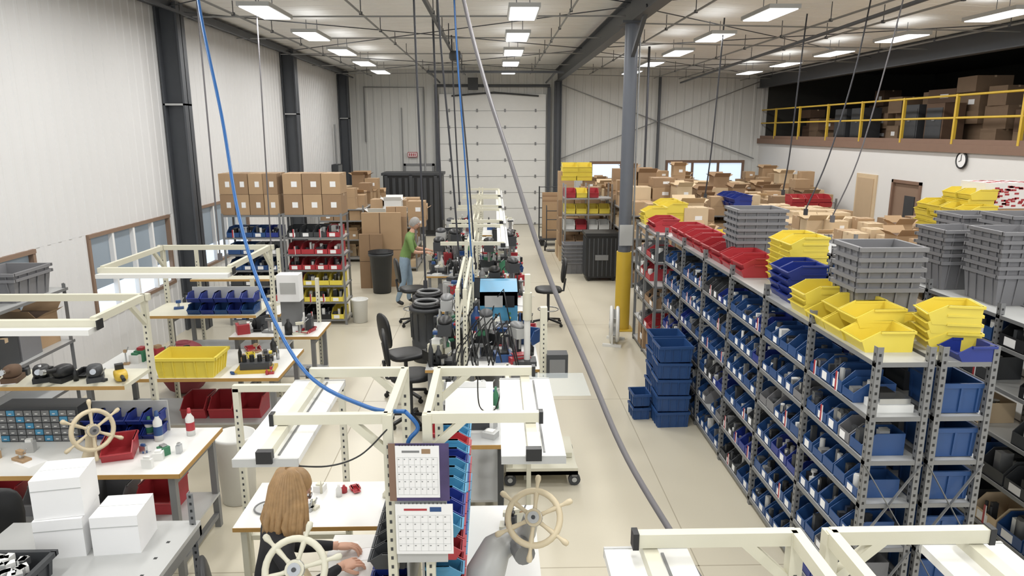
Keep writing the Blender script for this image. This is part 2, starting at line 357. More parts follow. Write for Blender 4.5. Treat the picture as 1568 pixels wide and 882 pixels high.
def fill(name,xf,depth,dirn,y0,y1,bays,levels,w=.165,pal=(BLUE,BLUE,BLUE,BLUE,DBLUE,DGREY,BLUE,TOTE),hh=.13,skip=.03,dd=None):
    b=MB(); L=(y1-y0)/bays; n=int((L-.06)/w)
    for z in levels:
        for k in range(bays):
            mt=R.choice(pal)
            for i in range(n):
                if R.random()<.35: mt=R.choice(pal)
                if R.random()<skip: continue
                y=y0+k*L+.05+(i+.5)*(L-.08)/n; h=hh*R.uniform(.85,1.15)
                b.at(xf,y,z+.001,-pi/2 if dirn<0 else pi/2)
                b.bin((L-.1)/n-.012,dd or depth-.06,h,mt)
    return b.obj(name)
shelving('metal_shelving_unit',2.35,2.72,4.1,9.62,LV,6,holes=True)
shelving('metal_shelving_unit',2.76,3.12,4.1,9.62,LV,6,holes=True)
fill('parts_bins',2.365,.34,-1,4.12,9.6,6,LV[:-1],.15,hh=.15)
fill('parts_bins',3.105,.34,1,4.5,9.6,6,LV[:-1],.2)
def totes(name,x,y,z,n,w,d,h,mt,step,rz=0,tp=.88):
    b=MB()
    for i in range(n): b.at(0,0,i*step,0); b.tote(w,d,h,mt,tp)
    return b.obj(name,(x,y,z),rz)
shelving('metal_shelving_unit',4.2,4.6,4.6,9.6,[.08,.5,.9,1.3,1.65,1.9],5,top=2.0,holes=True)
shelving('metal_shelving_unit',4.62,5.02,4.6,9.6,[.08,.5,.9,1.3,1.65,1.9],5,top=2.0)
fill('parts_bins',4.215,.38,-1,4.62,9.58,5,[.08,.5,.9,1.3,1.65],.28,(BLUE,DGREY,BLACK,TOTE,BLUE,KR3,WHITE),.2,.1)
def binpile(name,x,y,z,cols,rows,layers,w,d,h,mt,face,js=.0,step=None):
    b=MB()
    for l in range(layers):
        for i in range(cols):
            for j in range(rows):
                b.at(i*(w+.012)+R.uniform(-js,js),j*(d*.85)+R.uniform(-js,js),l*(step or h*.55),R.uniform(-1,1)*js*2); b.openbin(w,d,h,mt)
    return b.obj(name,(x,y,z),face)
f=-pi/2
binpile('yellow_stack_bins',2.36,5.0,2.0,3,1,1,.27,.34,.14,YEL,f,.01)
binpile('yellow_stack_bins',2.44,4.95,2.09,2,1,1,.25,.34,.13,YEL,f,.012)
binpile('yellow_stack_bins',2.38,5.35,2.0,1,1,3,.27,.34,.14,YEL,f,.01,.05)
binpile('yellow_stack_bins',2.82,4.45,2.0,1,1,4,.24,.32,.13,YEL,f-.2,.008,.06)
binpile('yellow_stack_bins',2.74,4.75,2.0,1,1,1,.24,.3,.12,YEL,f,.0)
binpile('blue_stack_bins',2.42,5.95,2.0,2,1,4,.2,.32,.12,DBLUE,f,.008,.065)
binpile('blue_stack_bins',2.86,4.2,2.0,1,1,1,.2,.24,.1,DBLUE,f,.0)
binpile('yellow_stack_bins',2.62,6.5,2.0,2,1,7,.24,.34,.14,YEL,f,.006,.056)
totes('grey_tote_stack',2.87,5.15,2.0,5,.46,.4,.28,TOTE,.075)
totes('grey_tote_stack',2.82,7.55,2.0,6,.5,.42,.26,TOTE,.066)
for k in range(8):
    b=MB()
    for l in range(2): b.at(0,0,l*.06,R.uniform(-.05,.05)); b.openbin(.3,.36,.13,RED)
    b.obj('red_stack_bins',(2.4,9.35-k*.36,2.0),f)
b=MB(); b.at(0,0,0,.2); b.openbin(.28,.3,.16,YEL); b.obj('yellow_stack_bins',(2.78,8.8,2.0),f)
b=MB(); b.box(-.12,.12,-.08,.08,0,.05,WHITE); b.box(-.1,.1,-.07,.07,.05,.09,CHROME); b.box(-.1,.0,-.06,.05,.09,.13,BLACK); b.obj('hand_tools',(2.55,4.25,1.64))
for (x,y,n) in ((4.5,6.75,5),(4.58,6.1,6),(5.02,6.6,7),(5.08,5.8,5),(5.02,7.3,6)):
    totes('grey_tote_stack',x,y,1.9,n,.46,.46,.28,TOTE,.075,0)
b=MB()
for z in (.085,.405,.725,1.045,1.345,1.645):
    b.at(2.94,4.3,z,0); b.tote(.29,.32,.2,BLUE,.95,3,.008)
b.obj('blue_totes')
b=MB()
for i in range(5):
    for (x,y) in ((0,0),(.02,.42)):
        b.at(x,y,i*.2,R.uniform(-.05,.05)); b.tote(.38,.34,.19,BLUE,.94,4,.01)
for i in range(2): b.at(-.32,.2,i*.17,.05); b.tote(.2,.26,.15,BLUE,.94,3,.01)
b.obj('blue_tote_stack',(2.07,7.85,0))
shelving('metal_shelving_unit',2.3,2.75,9.9,11.35,[.08,.45,.85,1.2,1.55,1.95],2,top=2.0,brace=False)
fill('parts_bins',2.315,.43,-1,9.92,11.33,2,[.45,.85,1.2,1.55],.24,(RED,RED,GREY,DGREY,TOTE,KR2),.17,.15)
b=MB()
for (x,y,z,w,d,h) in ((.0,0,0,.4,.35,.3),(0,.5,0,.4,.4,.33)): b.at(x,y,z,f); b.carton(w,d,h,KR2)
b.obj('cardboard_box_pile',(2.5,10.2,.085))
binpile('yellow_stack_bins',2.35,11.2,1.95,1,1,3,.3,.36,.15,YEL,f,.01,.06)
binpile('red_stack_bins',2.33,10.6,1.95,2,1,2,.28,.36,.13,RED,f,.01,.06)
def rack_boxes(name,x0,x1,y0,y1,z,big=(.3,.55),hh=(.2,.4),layers=2,pal=(KR1,KR2,KR3,KR1),openp=.25,dens=.9):
    b=MB(); y=y0
    while y<y1-.2:
        d=R.uniform(*big); x=x0
        while x<x1-.2:
            w=R.uniform(*big); h0=0
            for l in range(R.randint(1,layers)):
                if R.random()>dens: break
                h=R.uniform(*hh); op=R.random()<openp
                b.at(x+w/2,y+d/2,z+h0,R.uniform(-.06,.06)); b.carton(w*.93,min(d,y1-y)*.93,h,R.choice(pal),op,R.random()<.35); h0+=h+.002
                if op: break
            x+=w
        y+=d
    return b.obj(name)
def rack(x0,x1,y0,y1,levels,bays,top,boxes=True,**k):
    shelving('metal_shelving_unit',x0,x1,y0,y1,levels,bays,top=top,brace=False)
    for z in levels[:-1]:
        rack_boxes('stored_cartons',x0+.03,x1-.03,y0+.05,y1-.05,z+.001,(.25,.45),(.15,.26),1)
    if boxes: rack_boxes('cardboard_box_pile',x0+.02,x1-.02,y0+.02,y1-.02,levels[-1]+.001,**k)
rack(5.3,6.6,8.7,15.0,[.1,.6,1.1,1.5],5,1.55,layers=2,big=(.26,.36),hh=(.18,.24),openp=.12,pal=(KR3,KR3,KR3,KR1))
rack(7.1,8.4,8.2,13.0,[.1,.6,1.1,1.5],4,1.55,layers=1,openp=.1,pal=(KR2,KR1),hh=(.3,.36),dens=1)
binpile('yellow_stack_bins',7.1,11.6,1.87,4,1,4,.34,.42,.16,YEL,f,.03,.09)
binpile('yellow_stack_bins',7.35,11.3,2.26,2,1,2,.34,.42,.16,YEL,f,.03,.09)
binpile('yellow_stack_bins',7.15,10.4,1.87,1,1,2,.34,.42,.16,YEL,f,.03,.09)
b=MB(); b.carton(.9,.6,.33,KR1); b.obj('cardboard_box',(8.1,11.2,1.87))
b=MB(); b.box(-.45,.45,-.3,.3,0,.4,PAPER)
for i in range(60): x,z=R.uniform(-.42,.42),R.uniform(.03,.36); b.box(x-.035,x+.035,-.303,-.3,z-.014,z+.014,RED)
for i in range(50): x,y=R.uniform(-.41,.41),R.uniform(-.27,.27); b.box(x-.03,x+.03,y-.03,y+.03,.4,.402,RED)
b.obj('gift_wrapped_box',(8.1,11.2,2.205))
rack(2.95,3.75,10.6,14.2,[.1,.55,1.0,1.4],3,1.45,layers=2,openp=.3)
rack(3.0,4.2,15.2,21.5,[.1,.6,1.1,1.6],5,1.7,layers=3,openp=.35,hh=(.2,.34))
rack(4.9,6.1,16.0,22.5,[.1,.6,1.1,1.5],5,1.6,layers=3,openp=.35,hh=(.18,.3))
rack(6.8,7.8,15.6,22.5,[.1,.6,1.1,1.4],5,1.5,layers=2,openp=.3,hh=(.18,.3))
rack(8.3,9.3,19.0,24.5,[.1,.6,1.1,1.5],5,1.6,layers=2,openp=.2)
rack(3.0,8.2,23.6,24.8,[.1,.7,1.2],5,1.3,layers=2,openp=.3)
binpile('yellow_stack_bins',3.0,13.2,1.8,3,1,3,.32,.4,.17,YEL,f,.02,.09)
binpile('blue_stack_bins',5.2,16.4,1.75,4,1,2,.3,.4,.17,DBLUE,f,.02,.1)
binpile('red_stack_bins',6.9,15.9,1.7,3,1,2,.3,.4,.17,RED,0,.02,.1)
shelving('wire_shelving_unit',1.75,2.95,17.6,18.2,[.15,.55,.95,1.35,1.75],2,ax='x',top=2.1,mt=CHROME,board=LGREY,brace=False)
b=MB()
for z,m,n in ((.16,WHITE,4),(.56,KR2,4),(.96,WHITE,4),(1.36,YEL,4),(1.76,YEL,3)):
    for i in range(n):
        b.at(1.9+i*.29,17.68,z); b.openbin(.26,.4,.22,m if R.random()<.75 else R.choice([YEL,RED,WHITE]))
b.obj('parts_bins')
rack_boxes('cardboard_box_pile',1.7,2.95,18.5,19.8,0,layers=6,hh=(.35,.42),openp=0)
binpile('yellow_stack_bins',2.0,18.9,2.1,2,1,3,.4,.5,.22,YEL,0,.02,.12)
b=MB(); b.box(0,.72,0,.6,.08,1.05,BLACK)
for i in range(7): b.box(.05+i*.1,.08+i*.1,-.015,0,.12,1.0,DGREY); b.box(-.015,0,.05+i*.08,.08+i*.08,.12,1.0,DGREY)
b.box(-.03,.75,-.03,.63,1.05,1.12,BLACK); b.box(.2,.5,-.03,0,.5,.62,GREY)
for x in (.08,.64):
    for y in (.08,.52): b.cyl((x,y-.03,.04),(x,y+.03,.04),.04,BLACK)
b.obj('black_plastic_crate',(2.1,15.9,0))
totes('grey_tote_stack',1.92,17.0,0,6,.5,.42,.28,TOTE,.09)
b=MB(); b.box(0,.9,0,.6,.18,.22,DGREY)
for x in (.1,.8):
    for y in (.1,.5): b.cyl((x,y-.03,.09),(x,y+.03,.09),.09,BLACK,12)
for x in (.02,.88): b.tube([(x,.58,.2),(x,.58,1.75)],.02,DGREY)
for z in (.5,.8,1.1,1.4,1.73): b.cyl((.02,.58,z),(.88,.58,z),.012,DGREY,6)
for i in range(5): b.box(.1,.8,.2+i*.06,.24+i*.06,.22,1.3+.07*i,KR2 if i%2 else KR1)
b.obj('panel_cart',(1.35,21.0,0))
b=MB(); b.tube([(0,0,.1),(0,.05,1.2),(0,.12,1.3)],.015,DGREY); b.tube([(.4,0,.1),(.4,.05,1.2),(.4,.12,1.3)],.015,DGREY)
for z in (.3,.6,.9,1.15): b.cyl((0,.03,z),(.4,.03,z),.012,DGREY)
b.box(0,.4,-.2,0,.03,.05,GREY); b.cyl((-.06,.05,.13),(-.02,.05,.13),.13,BLACK,16); b.cyl((.42,.05,.13),(.46,.05,.13),.13,BLACK,16); b.obj('hand_truck',(1.5,20.2,0))
b=MB(); b.torus((0,0,.32),.27,.03,WHITE,(1,0.15,0)); b.torus((.1,0,.32),.27,.03,WHITE,(1,.15,0))
for r in (.08,.15,.22): b.torus((-.02,0,.32),r,.004,LGREY,(1,.15,0),20,4)
for k in range(5):
    a=2*pi*k/5; b.beam((.05,.04*math.cos(a),.32+.04*math.sin(a)),(.05,.24*math.cos(a),.32+.24*math.sin(a)),.09,.008,LGREY)
for k in range(12):
    a=2*pi*k/12; b.cyl((-.02,0,.32),(0,.27*math.cos(a),.32+.27*math.sin(a)),.004,LGREY,4)
b.cyl((-.03,0,.32),(.12,0,.32),.07,WHITE); b.box(-.1,.2,-.25,-.2,0,.04,WHITE); b.box(-.1,.2,.2,.25,0,.04,WHITE); b.beam((.05,-.22,0.02),(.05,-.27,.32),.03,.03,WHITE); b.beam((.05,.22,0.02),(.05,.27,.32),.03,.03,WHITE)
b.obj('floor_fan',(1.9,11.1,0),-.3)
# ============== LEFT SHELVES
SL=[.1,.42,.72,1.0,1.28,1.58,1.97]
shelving('metal_shelving_unit',-3.68,-2.64,12.3,12.85,SL,1,ax='x',top=2.0)
shelving('metal_shelving_unit',-4.72,-3.7,12.3,12.85,SL,1,ax='x',top=2.0)
def fillx(name,x0,x1,y,levels,w,pals,h,d):
    b=MB(); n=int((x1-x0-.06)/w)
    for z,p in zip(levels,pals):
        mt=R.choice(p)
        for i in range(n):
            if R.random()<.5: mt=R.choice(p)
            b.at(x0+.04+(i+.5)*(x1-x0-.08)/n,y,z+.001); b.bin((x1-x0-.08)/n-.01,d,h,mt)
    return b.obj(name)
fillx('parts_bins',-3.66,-2.66,12.31,SL,.2,[(YEL,BLACK),(YEL,),(YEL,RED),(RED,RED,YEL),(RED,YEL),(RED,RED,DGREY)],.18,.45)
fillx('parts_bins',-4.7,-3.72,12.31,SL,.2,[(BLUE,BLACK),(BLUE,),(BLUE,DGREY),(BLUE,),(BLUE,BLUE,LGREY),(DBLUE,BLUE)],.17,.45)
for (x0,n) in ((-4.72,4),(-3.64,3)):
    b=MB(); w=1.0/n
    for l in range(2):
        for i in range(n): b.at((i+.5)*w,.27,l*.355,R.uniform(-.02,.02)); b.carton(w*.96,.5,.35,KR1 if (i+l)%2 else KR2)
    b.obj('shipping_cartons',(x0,12.3,1.975))
b=MB()
for i,(x,w,h) in enumerate(((0,.5,1.2),(.05,.85,1.65),(.1,.9,1.55),(.55,.45,1.75))):
    b.at(x,i*.14,0,.03*i,0); b.box(0,w,0,.1,0,h,KR1 if i%2 else KR2); b.box(w*.45,w*.47,-.002,0,0,h,KRD); b.box(0,w,-.002,0,h*.5,h*.5+.01,KRD)
b.obj('flattened_cardboard_boxes',(-2.95,15.3,0))
b=MB(); b.lathe([(.0,0.01),(.19,.01),(.24,.8),(.26,.8),(.27,.86),(.25,.86),(.235,.8),(.18,.05),(0,.05)],DGREY,24); b.lathe([(.25,.86),(.27,.9),(.2,.78)],BLACK,24); b.obj('trash_can',(-2.42,14.9,0))
b=MB(); b.lathe([(0,0.005),(.13,.005),(.15,.42),(.16,.43),(.14,.43),(.12,.03),(0,.03)],WHITE,20); b.torus((0,0,.42),.15,.012,WHITE); b.obj('plastic_bucket',(-2.45,12.5,0))
b=MB(); b.box(-3.6,-1.7,23.2,24.2,.05,2.0,BLACK)
for i in range(9): b.box(-3.5+i*.2,-3.4+i*.2,23.17,23.2,.2,1.9,DGREY)
for x in (-3.5,-2.7,-1.9): b.box(x-.05,x+.05,23.15,23.2,.05,2.0,DGREY)
b.box(-3.65,-1.65,23.15,24.25,1.98,2.06,DGREY); b.box(-3.6,-1.7,23.2,24.2,0,.05,DGREY); b.obj('black_cabinet_press')
b=MB(); b.box(0,.9,0,.6,0,1.5,DGREY); b.box(.1,.8,-.02,0,.9,1.4,BLACK); b.cyl((.45,.3,1.5),(.45,.3,1.9),.15,BLACK,14); b.box(.2,.7,-.15,0,.7,.85,GREY); b.obj('industrial_machine',(-4.8,22.5,0))
rack(-4.6,-3.4,18.5,21.5,[.1,.6,1.1,1.4],2,1.5,layers=2)
rack(-3.1,-1.9,17.2,19.5,[.1,.6,1.1],2,1.2,layers=2,pal=(KR1,KR2,WHITE))
# ============= WORKSTATIONS
def holes(b,x,y0,z0,z1,mt=DGREY):
    z=z0
    while z<z1: b.box(x-.006,x+.006,y0-.0015,y0,z,z+.018,mt); z+=.05
def upright(b,x,y,z1,z0=0,w=.045):
    b.box(x-w/2,x+w/2,y-w/2,y+w/2,z0,z1,CREAM); holes(b,x,y-w/2,z0+.1,z1-.15); 
def light_fix(b,xc,y0,y1,z,w=.29):
    b.box(xc-w/2,xc+w/2,y0,y1,z-.03,z,WHITE)
    b.box(xc-.025,xc+.025,y0-.01,y1+.01,z,z+.04,CREAM)
    b.box(xc+.045,xc+.055,y0+.03,y1-.03,z,z+.004,GREY)
    for y in (y0-.012,y1): b.box(xc-w/2,xc+w/2,y,y+.012,z-.035,z+.003,LGREY)
    b.box(xc-.035,xc+.035,y0-.025,y0+.01,z-.015,z+.042,BLACK)
def cstation(name,sx,side,ya,yb,d=.55,zt=.78,y0=None,y1=None,reach=.5,zl=1.98,over=.28,top=True):
    b=MB(); y0=ya-.3 if y0 is None else y0; y1=yb+.3 if y1 is None else y1
    for y in (ya,yb):
        upright(b,sx,y,2.07)
        b.beam((sx,y,2.05),(sx+side*(reach+.05),y,2.05),.036,.05,CREAM); b.beam((sx,y,1.87),(sx+side*.18,y,2.04),.035,.035,CREAM)
        b.box(sx+side*(reach+.05)-.01,sx+side*(reach+.05)+.01,y-.022,y+.022,2.02,2.08,BLACK)
        b.beam((sx+side*reach,y,2.02),(sx+side*reach,y,zl+.04),.03,.03,CREAM)
    b.beam((sx,ya,2.05),(sx,yb,2.05),.036,.05,CREAM)
    b.beam((sx,ya,1.2),(sx,yb,1.2),.03,.05,CREAM)
    light_fix(b,sx+side*reach,ya-over,yb+.05,zl)
    if top:
        xs=sorted((sx+side*.02,sx+side*d)); b.box(xs[0],xs[1],y0,y1,zt-.03,zt,WHITE); b.box(xs[0],xs[1],y0-.004,y0,zt-.03,zt,EDGE)
        b.box(xs[0]+.03,xs[1]-.03,y0+.03,y0+.06,zt-.1,zt-.03,CREAM); b.box(xs[0]+.03,xs[1]-.03,y1-.06,y1-.03,zt-.1,zt-.03,CREAM)
        for y in (y0+.06,y1-.06): 
            b.box(sx+side*(d-.06)-.02,sx+side*(d-.06)+.02,y-.02,y+.02,0,zt-.03,CREAM); b.box(min(sx,sx+side*d),max(sx,sx+side*d),y-.02,y+.02,.02,.06,CREAM)
            b.box(sx-.02,sx+.02,y-.02,y+.02,0,zt-.03,CREAM)
    return b.obj(name)
cstation('assembly_workstation',-.52,-1,3.2,3.87,y0=2.7,y1=4.25)
cstation('assembly_workstation',-.33,1,3.2,3.87,y0=2.7,y1=4.6,d=.6)
cstation('assembly_workstation',1.02,-1,1.5,2.14,y0=1.1,y1=2.3,over=.4,d=.5)
cstation('assembly_workstation',1.14,1,1.5,2.14,y0=1.1,y1=2.3,over=.4,d=.5)
b=MB(); b.box(-1.78,-.62,4.35,4.98,.75,.78,WHITE); b.box(-1.78,-.62,4.346,4.35,.75,.78,EDGE)
for x in (-1.72,-.68):
    for y in (4.4,4.92): b.box(x-.02,x+.02,y-.02,y+.02,0,.75,CREAM)
for x in (-1.93,-1.15): upright(b,x,5.02,1.53,0,.045)
b.beam((-1.95,5.02,1.53),(-1.13,5.02,1.53),.045,.05,CREAM); b.beam((-1.93,5.02,.3),(-1.15,5.02,.3),.03,.04,CREAM)
b.obj('work_table')
def bench(name,x0,x1,y0,y1,zt=.9,shelf=None,over=None,postx=None,top=WHITE,lower=True,frame=CREAM,ztop=2.08,leg=GREY,ypost=None):
    b=MB(); b.box(x0,x1,y0,y1,zt-.035,zt,top); b.box(x0,x1,y0-.005,y0,zt-.035,zt,EDGE); b.box(x1,x1+.005,y0,y1,zt-.035,zt,EDGE)
    n=max(2,int((x1-x0)/1.2)+1); yp=ypost or y1
    for i in range(n):
        x=x0+.08+(x1-x0-.16)*i/(n-1)
        for y in (y0+.06,y1-.06): b.box(x-.025,x+.025,y-.025,y+.025,0,zt-.035,leg)
        b.box(x-.02,x+.02,y0+.08,y1-.08,.1,.14,leg); b.box(x-.02,x+.02,y0+.08,y1-.08,zt-.12,zt-.035,leg)
    if lower: b.box(x0+.05,x1-.05,y0+.2,y1-.05,.3,.32,LGREY)
    px=postx or (x0+.1,(x0+x1)/2,x1-.1)
    for x in px: upright(b,x,yp,ztop)
    if shelf:
        for z,dd in shelf: b.box(px[0],px[-1],y1-dd,yp-.03,z-.03,z,CREAM); b.box(px[0],px[-1],y1-dd-.004,y1-dd,z-.03,z,EDGE)
    if over:
        yl=over; b.beam((px[0]-.05,yp,ztop-.02),(px[-1]+.05,yp,ztop-.02),.045,.055,frame)
        for x in px: b.beam((x,yp,ztop-.02),(x,yl,ztop-.02),.04,.055,frame); b.beam((x,yp,ztop-.25),(x,yp-.22,ztop-.04),.035,.035,frame)
        b.box(px[0]-.02,px[-1]+.02,yl-.11,yl+.11,ztop-.1,ztop-.06,WHITE); b.box(px[0]-.04,px[-1]+.04,yl-.025,yl+.025,ztop-.06,ztop-.01,frame); b.box(px[-1]+.04,px[-1]+.05,yl-.04,yl+.04,ztop-.08,ztop-.01,BLACK)
    return b.obj(name)
bench('assembly_workstation',-4.4,-2.36,4.9,5.75,shelf=[(1.45,.45)],over=5.0,postx=(-4.3,-2.9))
bench('assembly_workstation',-4.3,-2.25,7.0,8.0,shelf=[(1.4,.35)],over=7.0,postx=(-3.9,-2.65),ypost=8.3)
bench('assembly_workstation',-4.6,-3.0,9.6,10.4,shelf=[(1.3,.3)],postx=(-4.4,-3.2),ztop=1.7)
def junk(b,x0,x1,y0,y1,z,n,smin=.03,smax=.12,pal=None):
    pal=pal or [BLACK,DGREY,GREY,WHITE,CHROME,BLUE,RED,CREAM,LGREY,BLACK,YEL,GREENM,KR1]
    for i in range(n):
        x,y=R.uniform(x0,x1),R.uniform(y0,y1); a,c,h=[R.uniform(smin,smax) for _ in range(3)]; m=R.choice(pal); t=R.random()
        b.at(x,y,z,R.uniform(-.6,.6))
        if t<.3:
            b.box(-a/2,a/2,-c/2,c/2,0,h,m); b.box(-a*.3,a*.3,-c*.3,c*.3,h,h*1.25,R.choice(pal))
        elif t<.5:
            r=a*.3; b.lathe([(0,0.001),(r,0.001),(r,h*.9),(r*.4,h*1.2),(r*.4,h*1.45),(0,h*1.45)],m,10)
        elif t<.7:
            b.box(-a*.6,a*.6,-c*.4,c*.4,0,.02,m); b.cyl((0,0,.02),(0,0,h),a*.15,CHROME,8); b.box(-a*.3,a*.3,-c*.2,c*.2,h,h+.03,m); b.cyl((a*.2,0,h),(a*.7,0,h+.06),.006,CHROME,5)
        elif t<.8: b.box(-.1,.1,-.07,.07,0,.002,PAPER)
        elif t<.88: b.cyl((-a,0,.012),(a*.1,0,.012),.012,R.choice([RED,YEL,BLUE,BLACK]),7); b.cyl((a*.1,0,.012),(a,0,.012),.004,CHROME,5)
        else:
            b.openbin(a*1.2,c*1.4,h*.7,R.choice([BLUE,RED,YEL,BLACK]))
    b.at()
def press(name,x,y,z,rz=0,c1=BLACK,c2=DGREY,s=1):
    b=MB(); 
    b.box(-.15*s,.15*s,-.2*s,.2*s,0,.05*s,c1); b.cyl((0,.12*s,.05*s),(0,.12*s,.6*s),.035*s,CHROME); b.box(-.09*s,.09*s,-.16*s,.2*s,.4*s,.56*s,c2); b.ell((0,0.02*s,.58*s),(.1*s,.18*s,.06*s),c1)
    b.cyl((0,-.08*s,.22*s),(0,-.08*s,.42*s),.025*s,CHROME); b.box(-.1*s,.1*s,-.15*s,.02*s,.05*s,.1*s,GREY)
    for k in range(3):
        a=2*pi*k/3+.4; p=(.11*s,0,.48*s); q=(.14*s,.13*s*math.cos(a),.48*s+.13*s*math.sin(a)); b.cyl(p,q,.008*s,CHROME,6); b.ell(q,(.02*s,.02*s,.02*s),RED if c1 is BLACK else BLACK,1,8,6)
    b.tube([(-.05*s,.18*s,.5*s),(-.12*s,.26*s,.4*s),(-.1*s,.3*s,.1*s),(-.2*s,.3*s,0.01)],.008*s,BLACK,6)
    return b.obj(name,(x,y,z),rz)
b=MB(); junk(b,-4.2,-3.4,5.0,5.35,.9,12); junk(b,-2.8,-2.5,5.0,5.3,.9,7,.03,.08,[WHITE,GREENM,CHROME,BLUE]); junk(b,-4.2,-3.0,5.38,5.65,1.45,10,.05,.13,[BLACK,DGREY,CHROME]); b.obj('bench_tools')
b=MB()
for i,(x,m) in enumerate(((-4.05,KRD),(-3.85,KRD),(-3.62,BLACK),(-3.45,BLACK),(-3.2,DGREY))):
    b.at(x,5.45,1.45,R.uniform(-.5,.5)); b.box(-.06,.06,-.08,.08,0,.04,m); b.ell((0,0,.08),(.06,.08,.05),m,.7); b.cyl((0,-.05,.1),(0,-.16,.12),.018,m); b.cyl((0,-.16,.12),(0,-.19,.125),.022,CHROME)
b.obj('power_tools')
b=MB(); b.ell((0,0,.04),(.05,.09,.04),SAFY,.6); b.box(-.03,.03,.02,.07,0,.12,BLACK); b.cyl((0,-.08,.05),(0,-.18,.05),.015,BLACK); b.obj('cordless_drill',(-3.0,5.45,1.45),.6)
b=MB()
for i in range(9):
    for j in range(5):
        b.box(i*.07,i*.07+.062,-.01,0,j*.055+.01,j*.055+.055,GREY if (i+j)%5 else LBLUE); b.box(i*.07+.02,i*.07+.042,-.016,-.01,j*.055+.025,j*.055+.032,WHITE)
b.box(-.01,.64,0,.2,0,.3,DGREY); b.obj('small_parts_drawer_cabinet',(-4.05,5.5,.9))
b=MB()
for i in range(5): b.at(i*.13,0,0); b.openbin(.12,.2,.09,DBLUE); b.at(i*.13,.02,.12); b.openbin(.12,.2,.09,DBLUE)
b.at(); b.box(-.07,.6,.2,.215,0,.27,LGREY); b.obj('bin_rail',(-3.38,5.5,.9))
b=MB(); b.openbin(.22,.3,.13,RED); b.obj('red_bin',(-2.92,5.1,.9),.3)
def bottle(name,x,y,z,m,m2,h=.2,r=.035):
    b=MB(); b.lathe([(0,0),(r,0),(r,h*.65),(r*.45,h*.78),(r*.45,h*.85),(0,h*.85)],m,14); b.lathe([(r*.5,h*.83),(r*.35,h),(0,h)],m2,12); b.lathe([(r*1.01,h*.2),(r*1.01,h*.5)],m2 if m is WHITE else PAPER,14); return b.obj(name,(x,y,z))
bottle('spray_bottle',-2.78,5.5,.9,WHITE,BLUE,.26); bottle('spray_bottle',-2.56,5.6,.9,WHITE,RED,.24); bottle('glue_bottle',-2.9,5.6,.9,WHITE,GREENM,.17)
def wheel(name,c,r,ax,mt=CREAM,mid=CHROME):
    e=empty(name,c); q=Vector((0,0,1)).rotation_difference(Vector(ax)); e.rotation_mode='QUATERNION'; e.rotation_quaternion=q
    b=MB(); b.torus((0,0,0),r*.62,r*.075,mt,(0,0,1),32,10)
    for k in range(6):
        a=2*pi*k/6+.3; d=Vector((math.cos(a),math.sin(a),0))
        P=[d*(r*t) for t in (.12,.3,.5,.62,.72,.8,.9,.98,1.0)]; rr=[r*t for t in (.065,.045,.06,.07,.04,.05,.075,.06,.02)]
        b.tube(P,rr,mt,8)
    b.cyl((0,0,-r*.1),(0,0,r*.1),r*.2,mt,20); b.cyl((0,0,r*.1),(0,0,r*.14),r*.14,mid,16); b.cyl((0,0,r*.14),(0,0,r*.17),r*.05,DGREY,8)
    b.torus((0,0,r*.05),r*.19,r*.02,mid); b.obj('wheel',parent=e)
    return e
wheel('ship_steering_wheel',(-1.0,3.15,1.27),.235,(.05,-.8,.5))
b=MB(); b.tube([(-.99,3.2,1.24),(-.96,3.25,1.1),(-.9,3.25,.95),(-.88,3.25,.78)],[.03,.035,.04,.08],BEIGE,12); b.cyl((-.88,3.25,.78),(-.88,3.25,.81),.1,BEIGE,16); b.obj('steering_pedestal')
b=MB(); b.box(-.13,.13,-.1,.1,0,.02,CREAM); b.ell((0,0,.17),(.12,.1,.15),BEIGE,.7,18,10); b.obj('cast_housing',(-.7,3.05,.78))
wheel('ship_steering_wheel',(.21,3.55,1.3),.235,(-.15,-.75,.55),BEIGE)
b=MB()
b.tube([(.2,3.62,1.27),(.18,3.66,1.15),(.1,3.68,1.1),(0,3.6,1.08),(-.06,3.5,1.0),(-.08,3.45,.85),(-.08,3.45,.78)],[.045,.055,.07,.09,.11,.1,.13],LGREY,14); b.cyl((-.08,3.45,.78),(-.08,3.45,.8),.16,LGREY,18); b.cyl((.13,3.6,1.1),(.16,3.5,1.1),.06,GREY,14); b.obj('steering_pedestal')
wheel('ship_steering_wheel',(-3.07,5.1,1.17),.24,(.75,-.6,.2),BEIGE)
b=MB(); b.tube([(-3.1,5.13,1.17),(-3.14,5.2,1.15),(-3.16,5.2,1.0),(-3.16,5.2,.9)],[.03,.04,.04,.08],BEIGE,10); b.obj('wheel_stand')
b=MB(); b.tote(.62,.4,.22,YEL,.9,5,.015); b.obj('yellow_tote',(-3.2,7.2,.9))
b=MB(); junk(b,-4.2,-2.4,7.45,7.9,.9,22,.05,.14); junk(b,-3.8,-2.75,7.95,8.15,1.4,8,.04,.1); junk(b,-2.9,-2.35,7.05,7.3,.9,5,.03,.06); b.obj('bench_tools')
b=MB(); 
for i in range(5): b.at(i*.15,0,0); b.openbin(.14,.22,.1,DBLUE if i%2 else BLUE); b.at(i*.15,.02,.13); b.openbin(.14,.22,.1,DBLUE)
b.at(); b.box(-.08,.68,.225,.24,0,.27,LGREY); b.obj('bin_rail',(-3.35,7.68,1.401))
b=MB(); b.box(-.2,.2,-.12,.12,0,.03,SAFY); b.box(-.15,.15,-.08,.08,.03,.1,DGREY)
for x in (-.12,-.04,.04,.12): b.cyl((x,0,.1),(x,0,.17),.025,BLACK)
b.cyl((-.18,.1,.05),(.18,.1,.14),.012,CHROME); b.obj('assembly_fixture',(-2.55,7.25,.9),.1)
b=MB(); junk(b,-4.5,-3.1,9.7,10.3,.9,28,.06,.2); b.obj('bench_tools')
